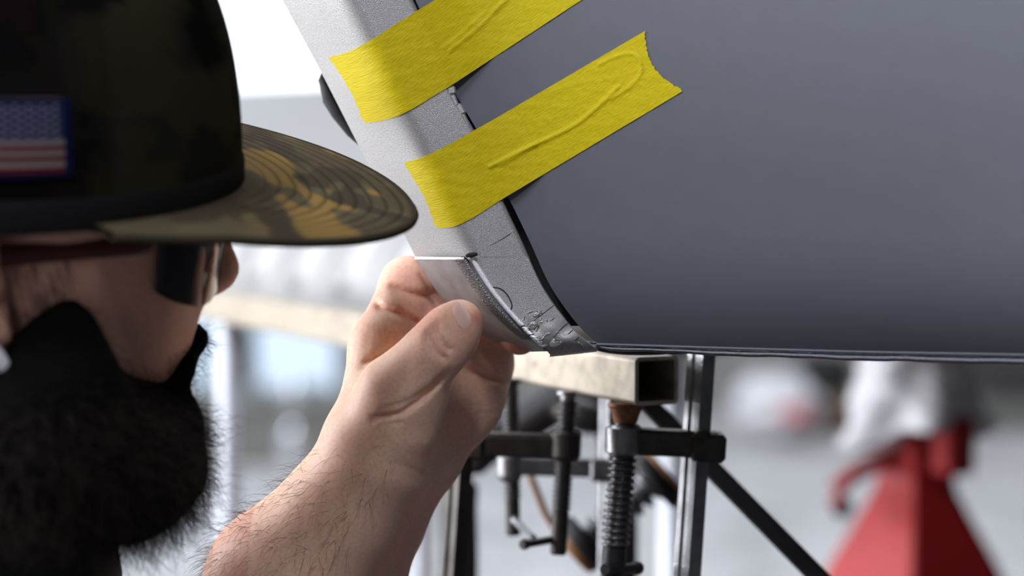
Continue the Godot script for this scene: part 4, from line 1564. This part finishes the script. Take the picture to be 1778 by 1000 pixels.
func build_person() -> void:
	head_axes()
	var o := wf(PELVIS); o.y = 0.0
	var man := thing("person", "bearded person in a black shirt leaning in, pressing the steel patch between thumb and fingers", "person", o)
	var t0 := Time.get_ticks_msec()
	var body := MB.new()
	var AF := arm_field()
	var hand := AF.skin(fr(300, 1075, 0.0) + Vector3(0, 0, -0.11), Vector3(0.012, 0.026, 0.052), 0.00102)
	add_skin(body, hand, skin_color)
	var HFd := head_field()
	var lo := hd(20, -20, 0) - Vector3.ONE * 0.15; var hi := hd(20, -20, 0) + Vector3.ONE * 0.15
	var head := HFd.skin(lo, hi, 0.0024)
	add_skin(body, head, skin_color)
	# the rest of the body, coarser
	var BF := Field.new()
	torso_bones(BF, 0.0)
	BF.bone(hd(-16, -50, 0), NECK + Vector3(0, -0.01, 0), .046, .056, .03)
	BF.bone(SH_L, ELBOW, .048, .042, .03)
	BF.bone(ELBOW, fr(498, 1010, -.015), .0402, .0286, .012)
	BF.bone(ELBOW + Vector3(0.01, -0.005, -0.01), fr(590, 1010, -.050), .0334, .0232, .014)
	var er := Vector3(-0.26, -0.44, 0.30); var wr := Vector3(-0.09, -0.56, 0.26)
	BF.bone(SH_R, er, .048, .041, .03)
	BF.bone(er, wr, .041, .028, .02)
	BF.bone(wr, wr + Vector3(.06, -.02, -.02), .03, .03, .02)
	for k in 4:
		BF.bone(wr + Vector3(.06, -.02, -.04 + .022 * k), wr + Vector3(.125, -.045, -.045 + .022 * k), .011, .0085, .008)
	BF.bone(wr + Vector3(.02, -.0, -.03), wr + Vector3(.075, -.015, -.07), .014, .01, .012)
	var kr := Vector3(-0.02, -0.63, 0.36); var kl := Vector3(0.0, -0.63, -0.22)
	var ar := Vector3(-0.04, -0.69, -0.04); var al := Vector3(-0.10, -0.69, 0.20)
	for s in [[PELVIS + Vector3(0.02, 0, .09), kr, ar], [PELVIS + Vector3(0.02, 0, -.09), kl, al]]:
		BF.bone(s[0], s[1], .088, .062, .03)
		BF.bone(s[1], s[2], .058, .04, .03)
	var coarse := BF.skin(Vector3(-0.56, -0.80, -0.36), Vector3(0.14, 0.02, 0.48), 0.012)
	add_skin(body, coarse, skin_color)
	part("body", body, M.skin, man)
	print("body ms ", Time.get_ticks_msec() - t0, " verts ", body.v.size())
	# thumbnail laid on the thumb
	var rows := []
	for i in 13:
		var r := PackedVector3Array()
		for j in 13:
			var a := i / 6.0 - 1.0; var c := j / 6.0 - 1.0                 # a along, c across
			var sq := 1.0 / maxf(1.0, pow(pow(absf(a), 3.2) + pow(absf(c), 3.2), 1.0 / 3.2) / maxf(maxf(absf(a), absf(c)), 0.001))
			var p := Vector2(802.5, 548) + Vector2(9.5, -8.5) * a * sq + Vector2(10.5, 19.5) * c * sq
			var z := 0.05
			for s in 60:
				var dd := AF.dist(fr(p.x, p.y, z))
				if dd < 0.00004 or z < -0.01: break
				z -= dd * 0.9
			r.append(at(p.x, p.y, z) + CAM.basis * Vector3(-0.0001, 0.0001, 0.00040 - 0.0004 * maxf(absf(c), absf(a) * 0.6) ** 4))
		rows.append(r)
	var mb := MB.new()
	mb.slab(rows, CAM.basis * Vector3(0.0003, -0.0003, -0.0008))
	part("thumbnail", mb, M.nail, man)

	# clothes
	var SF := Field.new()
	torso_bones(SF, 0.012)
	SF.bone(SH_L, SH_L.lerp(ELBOW, 0.6), .066, .060, .03)
	SF.bone(SH_R, SH_R.lerp(er, 0.6), .066, .060, .03)
	SF.bone(hd(10, -128, 0), NECK + Vector3(0.01, -0.03, 0), .058, .085, .03)
	SF.bone(hd(20, -152, 0), NECK + Vector3(0.02, -0.1, 0), .044, .085, .04)
	mb = MB.new()
	var white := func(_p, _n): return Color.WHITE
	add_skin(mb, SF.skin(Vector3(-0.56, -0.80, -0.36), Vector3(0.14, 0.02, 0.48), 0.010), white)
	part("shirt", mb, M.shirt, man)
	# collar ribs and folds near the throat
	mb = MB.new()
	var pts := []; var rad := []
	for i in 33:
		var g := TAU * i / 32
		pts.append(hw(8 + 78 * cos(g), -126 - 34 * maxf(0.0, cos(g)) + 6 * sin(g * 2), 66 * sin(g))); rad.append(0.0062)
	mb.ring_sweep(pts, rad, 10)
	part("collar", mb, M.shirt, man)
	var TF := Field.new()
	for s in [[PELVIS + Vector3(0.02, 0, .09), kr, ar], [PELVIS + Vector3(0.02, 0, -.09), kl, al]]:
		TF.bone(s[0], s[1], .098, .072, .03)
		TF.bone(s[1], s[2].lerp(s[1], 0.1), .068, .055, .03)
	TF.bone(PELVIS + Vector3(0, .0, .05), PELVIS + Vector3(0, .0, -.05), .112, .112, .04)
	mb = MB.new()
	add_skin(mb, TF.skin(Vector3(-0.56, -0.80, -0.36), Vector3(0.14, -0.5, 0.48), 0.012), white)
	part("trousers", mb, M.trousers, man)
	for q in [[ar, Vector3(0.5, 0, -0.8)], [al, Vector3(-0.3, 0, 0.9)]]:
		var XF := Field.new()
		XF.bone(q[0], q[0] + Vector3(0, -0.02, 0), .05, .05, .02)
		XF.bone(q[0] + Vector3(0, -0.02, 0), q[0] + (q[1] as Vector3).normalized() * 0.16 + Vector3(0, -0.03, 0), .045, .036, .02)
		mb = MB.new()
		add_skin(mb, XF.skin(q[0] - Vector3.ONE * 0.26, q[0] + Vector3.ONE * 0.26, 0.010), white)
		part("shoe", mb, M.shoe, man)
	build_beard(man, head, HFd)
	arm_hairs(man, hand)
	build_cap()
	build_glasses()

func hair_mesh(L: float, r: float, bend: float, curl: float) -> ArrayMesh:        # one hair along +y, bending towards +x
	var pts := []; var rad := []
	for i in 7:
		var t := i / 6.0
		pts.append(Vector3(bend * t * t * L + curl * L * sin(t * 5.0), t * L * (1.0 - 0.25 * bend * t), curl * L * (cos(t * 5.0) - 1.0)))
		rad.append(r * (1.0 - 0.75 * t))
	var mb := MB.new()
	mb.ring_sweep(pts, rad, 4, Vector2.ONE, Vector3.RIGHT)
	return mb.mesh(Vector3.ZERO)

func hair_set(called: String, parent: Node, ms: ArrayMesh, xs: Array, m: Material) -> void:
	var mm_ := MultiMesh.new()
	mm_.transform_format = MultiMesh.TRANSFORM_3D
	mm_.mesh = ms
	mm_.instance_count = xs.size()
	for i in xs.size(): mm_.set_instance_transform(i, xs[i])
	var n := MultiMeshInstance3D.new()
	n.name = called
	n.multimesh = mm_
	n.material_override = m
	n.set_meta("kind", "stuff")
	parent.add_child(n, true)

func hair_xf(p: Vector3, dir: Vector3, bend_to: Vector3, k: float, org_: Vector3) -> Transform3D:   # focus-frame root, growth and bend directions
	var y := (CAM.basis * dir).normalized()
	var x := CAM.basis * bend_to
	x = (x - y * x.dot(y)).normalized()
	return Transform3D(Basis(x * k, y * k, x.cross(y) * k), wf(p) - org_)

func build_beard(man: Node3D, head: Array, HFd: Field) -> void:
	var F := Field.new()
	var B := [[85, 690, .125, 66], [50, 780, .120, 120], [130, 800, .105, 108], [215, 818, .080, 100], [285, 808, .058, 68]]
	for i in B.size() - 1:
		var p: Array = B[i]; var q: Array = B[i + 1]
		F.bone(fr(p[0], p[1], p[2]), fr(q[0], q[1], q[2]), p[3] / 5000.0, q[3] / 5000.0, .02)
	F.bone(fr(215, 815, .08), fr(255, 855, .066), .018, .0115, .012)
	F.bone(fr(100, 835, .105), fr(215, 845, .08), .018, .0135, .012)
	F.bone(fr(285, 800, .058), fr(312, 740, .055), .0125, .006, .012)
	F.bone(fr(190, 728, .086), fr(290, 712, .06), .017, .0095, .012)
	F.bone(hd(43, 34, 55), hd(45, -22, 55), .0085, .010, .02)
	F.bone(hd(45, -22, 55), fr(110, 690, .122), .011, .015, .02)       # sideburn
	# moustache
	F.bone(hd(103, -27, 2), hd(96, -34, 17), .0052, .0048, .006)
	F.bone(hd(96, -34, 17), hd(84, -52, 27), .0046, .0046, .006)
	F.bone(hd(103, -27, -2), hd(95, -36, -20), .0050, .0040, .006)
	var mb := MB.new()
	var s := F.skin(fr(-60, 985, 0.06) - Vector3(0.02, 0, 0.04), fr(400, 480, 0.1) + Vector3(0.02, 0, 0.08), 0.003)
	add_skin(mb, s, func(_p, _n): return Color.WHITE)
	var beard := part("beard", mb, M.beard_core, man)
	var v: PackedVector3Array = s[0]; var n: PackedVector3Array = s[1]
	var org_ := org(beard)
	var sets := [[], [], []]
	for i in 14500:
		var k := rng.randi() % v.size()
		var p := v[k] + Vector3(rng.randf_range(-.0015, .0015), rng.randf_range(-.0015, .0015), rng.randf_range(-.0015, .0015)) - n[k] * 0.002
		var x := px_of(p)
		var must := x.x > 270 and x.y < 690
		var down := (Vector3(0.35, -1.0, 0.0) if not must else Vector3(0.7, -0.8, 0.1))
		var dir := (n[k] * 0.55 + down * rng.randf_range(0.5, 1.1) + Vector3(rng.randfn(), rng.randfn(), rng.randfn()) * 0.32).normalized()
		var L := rng.randf_range(0.55, 1.15) * (0.62 if must else 1.0)
		if x.y < 700 and not must: L *= 0.55
		sets[rng.randi() % 3].append(hair_xf(p, dir, Vector3(rng.randfn(), rng.randfn() + 0.3, rng.randfn()), L, org_))
	hair_set("beard_hair", beard, hair_mesh(0.013, 0.00010, 0.45, 0.05), sets[0], M.hair_dark)
	hair_set("beard_hair", beard, hair_mesh(0.012, 0.00011, 0.7, 0.08), sets[1], M.hair_dark)
	hair_set("beard_hair", beard, hair_mesh(0.016, 0.00008, -0.4, 0.10), sets[2], M.hair_dark)
	# cropped hair below the cap and stubble high on the cheek
	var hv: PackedVector3Array = head[0]; var hn: PackedVector3Array = head[1]
	var xs := []
	for i in 14000:
		var k := rng.randi() % hv.size()
		var p := (hv[k] - HEAD) * (1000.0 / HS)
		var f := p.dot(HF); var u := p.dot(HU); var r := p.dot(HR)
		var side := absf(r) > 44 and f < 44 and f > 16 and u < 30 and u > -70
		var stub := absf(r) > 12 and u < -18 - (f - 40) * 0.05 and f > 20 and u > -90
		var back := f < -20 and u > -70
		if not (side or back or (stub and rng.randf() < 0.8)): continue
		var dir := (hn[k] * 0.35 + HF * 0.25 - HU * 0.9 + Vector3(rng.randfn(), rng.randfn(), rng.randfn()) * 0.2).normalized()
		xs.append(hair_xf(hv[k], dir, hn[k] * -1.0, rng.randf_range(0.5, 1.2), org_))
	hair_set("cropped_hair", man, hair_mesh(0.011, 0.00014, 0.3, 0.0), xs, M.hair_dark)

func arm_hairs(man: Node3D, hand: Array) -> void:
	var v: PackedVector3Array = hand[0]; var n: PackedVector3Array = hand[1]
	var org_ := org(man)
	var sets := [[], []]
	var tries := 0
	while tries < 60000:
		tries += 1
		var k := rng.randi() % v.size()
		var x := px_of(v[k])
		if x.y < 735 or x.y > 1060: continue
		var dens := smoothstep(735, 880, x.y)
		var side := n[k].dot(Vector3(-0.85, -0.1, 0.35))
		if side < 0.05 or rng.randf() > dens * (0.12 + 0.4 * side): continue
		if sets[0].size() + sets[1].size() > 950: break
		var dir := (n[k] * 0.55 + Vector3(-0.55, -0.25, 0.15) + Vector3(rng.randfn(), rng.randfn(), rng.randfn()) * 0.35).normalized()
		sets[rng.randi() % 2].append(hair_xf(v[k] - n[k] * 0.0004, dir, Vector3(-0.3 + rng.randfn() * 0.6, -1.0 + rng.randfn() * 0.5, rng.randfn() * 0.6), rng.randf_range(0.6, 1.35), org_))
	hair_set("arm_hair", man, hair_mesh(0.008, 0.00007, 0.5, 0.02), sets[0], M.arm_hair)
	hair_set("arm_hair", man, hair_mesh(0.010, 0.00006, 0.7, 0.05), sets[1], M.arm_hair)

# ---------------------------------------------------------------- cap and sunglasses
func crown_pt(phi: float, t: float, grow := 0.0) -> Vector3:      # phi 0 = front, + to the right; t 0 base .. 1 top
	var fr_ := 0.5 + 0.5 * cos(phi)
	var top := 152.0
	var a := PI / 2 * t
	var w := pow(cos(a), 0.40)
	var hgt := 31.0 + 11.0 * fr_ + (top - 31.0 - 11.0 * fr_) * pow(sin(a), 0.95)
	var dimple := 1.0
	var sf := lerpf(100.0, 109.0, fr_) + grow
	var sr := 84.0 + grow
	var lean := -9.0 * t
	return Vector3(8.0 + lean + sf * cos(phi) * w * dimple, hgt + grow * t, sr * sin(phi) * w)

func camo(p: Vector3, nz: FastNoiseLite, a: Color, b: Color, c: Color, e: Color) -> Color:
	var x := nz.get_noise_3dv(p)
	var y := nz.get_noise_3dv(p * 1.3 + Vector3(300, 0, 0))
	var col := a
	col = col.lerp(b, smoothstep(0.02, 0.10, x))
	col = col.lerp(c, smoothstep(0.10, 0.18, y))
	col = col.lerp(e, smoothstep(0.06, 0.14, -x - 0.3 * y))
	return col

func build_cap() -> void:
	var cap_o := hw(0, 40, 0)
	var cap := thing("baseball_cap", "dark camouflage snapback cap with a flat curved-stitched brim, worn on the head", "cap", cap_o)
	var nz := FastNoiseLite.new()
	nz.seed = 31; nz.frequency = 0.018; nz.fractal_octaves = 3
	var black := sg(17, 17, 18); var olive := sg(38, 36, 29); var brown := sg(33, 31, 27); var tan_ := sg(48, 43, 31)
	var rows := []; var cols := []
	var na := 144; var nt := 48
	for i in nt + 1:
		var t := 0.9998 * i / nt
		var r := PackedVector3Array(); var cc := []
		for j in na:
			var phi := TAU * j / na
			var seam := absf(fposmod(phi + PI / 6.0 + PI / 6.0, PI / 3.0) - PI / 6.0)      # six panels
			var g := -0.9 * exp(-pow((PI / 6.0 - seam) * 60.0, 2.0)) * (1.0 - t * 0.5)
			var soft := 1.6 * sin(phi * 9.0 + 1.0) * sin(t * 3.0) * smoothstep(0.9, 2.0, absf(wrapf(phi, -PI, PI)))
			var p := crown_pt(phi, t, g + soft)
			r.append(hw(p.x, p.y, p.z))
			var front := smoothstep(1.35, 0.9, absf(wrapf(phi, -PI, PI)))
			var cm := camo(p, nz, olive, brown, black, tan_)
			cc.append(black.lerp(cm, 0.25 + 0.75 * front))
		rows.append(r); cols.append(cc)
	var mb := MB.new()
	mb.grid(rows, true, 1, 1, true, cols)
	var inner := []
	for i in range(nt, -1, -1):
		var r := PackedVector3Array()
		for j in na:
			var p := crown_pt(TAU * j / na, 0.9998 * i / nt, -2.2)
			r.append(hw(p.x, p.y, p.z))
		inner.append(r)
	mb.tint = black
	mb.grid(inner, true, 1, 1, true)
	mb.grid([inner[nt], rows[0]], true, 1, 1, true)
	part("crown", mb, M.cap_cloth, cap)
	mb = MB.new()
	mb.tint = black
	mb.ball(hw(-1, 151.5, 0), Vector3(0.010, 0.0034, 0.010), CAM.basis * Basis(HR, HU, HF * -1.0), 20)
	part("top_button", mb, M.cap_cloth, cap)
	# hem band round the base
	rows = []
	for q in [[-0.6, 0.0], [0.9, 0.004], [1.0, 0.05], [0.3, 0.062]]:
		var r := PackedVector3Array()
		for j in 97:
			var phi := lerpf(0.0, TAU, j / 96.0)
			var p := crown_pt(phi, q[1], q[0])
			r.append(hw(p.x, p.y - (0.6 if q[0] < 0 else 0.0), p.z))
		rows.append(r)
	mb = MB.new(); mb.tint = sg(36, 36, 37)
	mb.grid(rows, false, 1, 1, true)
	part("hem_band", mb, M.cap_cloth, cap)
	# brim: root on the crown's base, flat with a slight droop at the sides
	var thick := 3.0
	var nr := 110; var ns := 96
	var up_rows := []; var up_cols := []; var dn_rows := []
	for i in nr + 1:
		var v := i / float(nr)
		var r := PackedVector3Array(); var cc := []; var d := PackedVector3Array()
		for j in ns + 1:
			var s := lerpf(-1.0, 1.0, j / float(ns))
			var p := brim_pt(s, v)
			var st := 0.0
			var row := v * 11.5 - 1.6
			if row > 0 and row < 9.2: st = exp(-pow((row - roundf(row)) * 7.0, 2.0)) * smoothstep(1.0, 0.82, absf(s))
			var e := 1.0 - smoothstep(0.965, 1.0, v)
			p.y += thick * 0.5 * sqrt(maxf(e, 0.0)) - 0.42 * st
			r.append(hw(p.x, p.y, p.z))
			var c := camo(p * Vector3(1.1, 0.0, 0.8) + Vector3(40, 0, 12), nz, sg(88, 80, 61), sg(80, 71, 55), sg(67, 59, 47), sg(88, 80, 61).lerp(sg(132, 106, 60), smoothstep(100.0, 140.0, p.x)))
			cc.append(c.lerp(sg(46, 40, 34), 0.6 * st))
			d.append(hw(p.x, p.y - thick * sqrt(maxf(e, 0.0)) + 0.42 * st, p.z))
		up_rows.append(r); up_cols.append(cc); dn_rows.append(d)
	mb = MB.new()
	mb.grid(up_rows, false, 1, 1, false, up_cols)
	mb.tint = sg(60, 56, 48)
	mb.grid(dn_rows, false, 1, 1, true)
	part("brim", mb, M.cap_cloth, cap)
	# piping round the brim's edge
	mb = MB.new(); mb.tint = sg(58, 52, 42)
	var pts := []; var rad := []
	for j in 81:
		var p := brim_pt(lerpf(-1.0, 1.0, j / 80.0), 0.992)
		pts.append(hw(p.x, p.y, p.z)); rad.append(0.0016)
	mb.ring_sweep(pts, rad, 8)
	part("brim_piping", mb, M.cap_cloth, cap)
	# flag patch on the right side
	rows = []
	for i in 17:
		var r := PackedVector3Array()
		for j in 25:
			var p := patch_pt(j / 24.0, i / 16.0)
			r.append(hw(p.x, p.y, p.z))
		rows.append(r)
	mb = MB.new()
	mb.slab(rows, CAM.basis * (HR * -0.0012))
	part("flag_patch", mb, M.patch_print, cap)

func brim_pt(s: float, v: float) -> Vector3:             # s -1 left .. 1 right, v 0 root .. 1 edge
	var ph := s * 1.16
	var c0 := crown_pt(ph, 0.0, -1.0)
	var ph2 := s * PI / 2
	var e := Vector3(58.0 + 131.0 * pow(cos(ph2), 0.80), 0, 88.0 * sin(ph2))
	var p := c0.lerp(e, v)
	var l := p.z / 90.0
	p.y = lerpf(c0.y, 42.0 - 0.09 * maxf(0.0, p.x - 100.0) - 3.0 * l * l + 10.0 * maxf(0.0, -l), smoothstep(0.0, 0.5, v)) + 0.6 * (1.0 - v)
	return p

func patch_pt(u: float, v: float) -> Vector3:
	var phi := lerpf(1.93, 1.23, u)
	var t := lerpf(0.265, 0.105, v)
	return crown_pt(phi, t, 1.6)

func build_glasses() -> void:
	var o := hw(100, 10, 0)
	var g := thing("sunglasses", "wraparound sunglasses with dark lenses and red temples under the cap brim", "sunglasses", o)
	for s in [1, -1]:
		var rows := []
		for i in 17:
			var v := i / 16.0
			var r := PackedVector3Array()
			for j in 25:
				var u := j / 24.0
				var ph := lerpf(0.10, 0.98, u)
				var rad := 70.0
				var yy := lerpf(38.0, -3.0 - 4.0 * sin(u * PI) + 12.0 * u * u + 7.0 * (1.0 - u) * (1.0 - u), v)
				var sag := 0.0022 * pow(yy - 18.0, 2.0)
				r.append(hw(42.0 + (rad - sag) * cos(ph), yy, s * (rad - sag) * sin(ph) * 0.92))
			rows.append(r)
		var mb := MB.new()
		mb.slab(rows, CAM.basis * (HF * -0.0018))
		var lens := part("lens", mb, M.lens, g)
		mb = MB.new()
		var pts := []; var rr := []
		for j in 25: pts.append(rows[0][j]); rr.append(0.0018)
		mb.ring_sweep(pts, rr, 8)
		part("brow_rim", mb, M.frame_red, lens)
		mb = MB.new()
		mb.ring_sweep([hw(76, 28, 55.0 * s), hw(70, 30, 63.0 * s), hw(50, 29, 68.0 * s), hw(20, 26, 73.0 * s), hw(-8, 16, 76.0 * s), hw(-22, 2, 77.0 * s), hw(-28, -12, 76.0 * s)], [0.0024, 0.0028, 0.0028, 0.0026, 0.0022, 0.0020, 0.0016], 10, Vector2(0.6, 1.3))
		part("temple", mb, M.frame_red, g)
	var mb2 := MB.new()
	mb2.ring_sweep([hw(107, 14, -8), hw(110, 18, 0), hw(107, 14, 8)], [0.0016, 0.0018, 0.0016], 8)
	part("bridge", mb2, M.frame_red, g)
	# white earbud
	mb2 = MB.new()
	var a := hw(13, -2, 75)
	mb2.ball(a, Vector3(0.0050, 0.0052, 0.005), CAM.basis, 16)
	var e := thing("earbud", "small white wireless earbud with a stem hanging from the ear", "earbud", a)
	part("bud", mb2, M.earbud, e)
	mb2 = MB.new()
	mb2.ring_sweep([hw(15, -4, 78), hw(20, -10, 79), hw(24.5, -17, 78)], [0.0026, 0.0026, 0.0023], 14)
	part("stem", mb2, M.earbud, e)
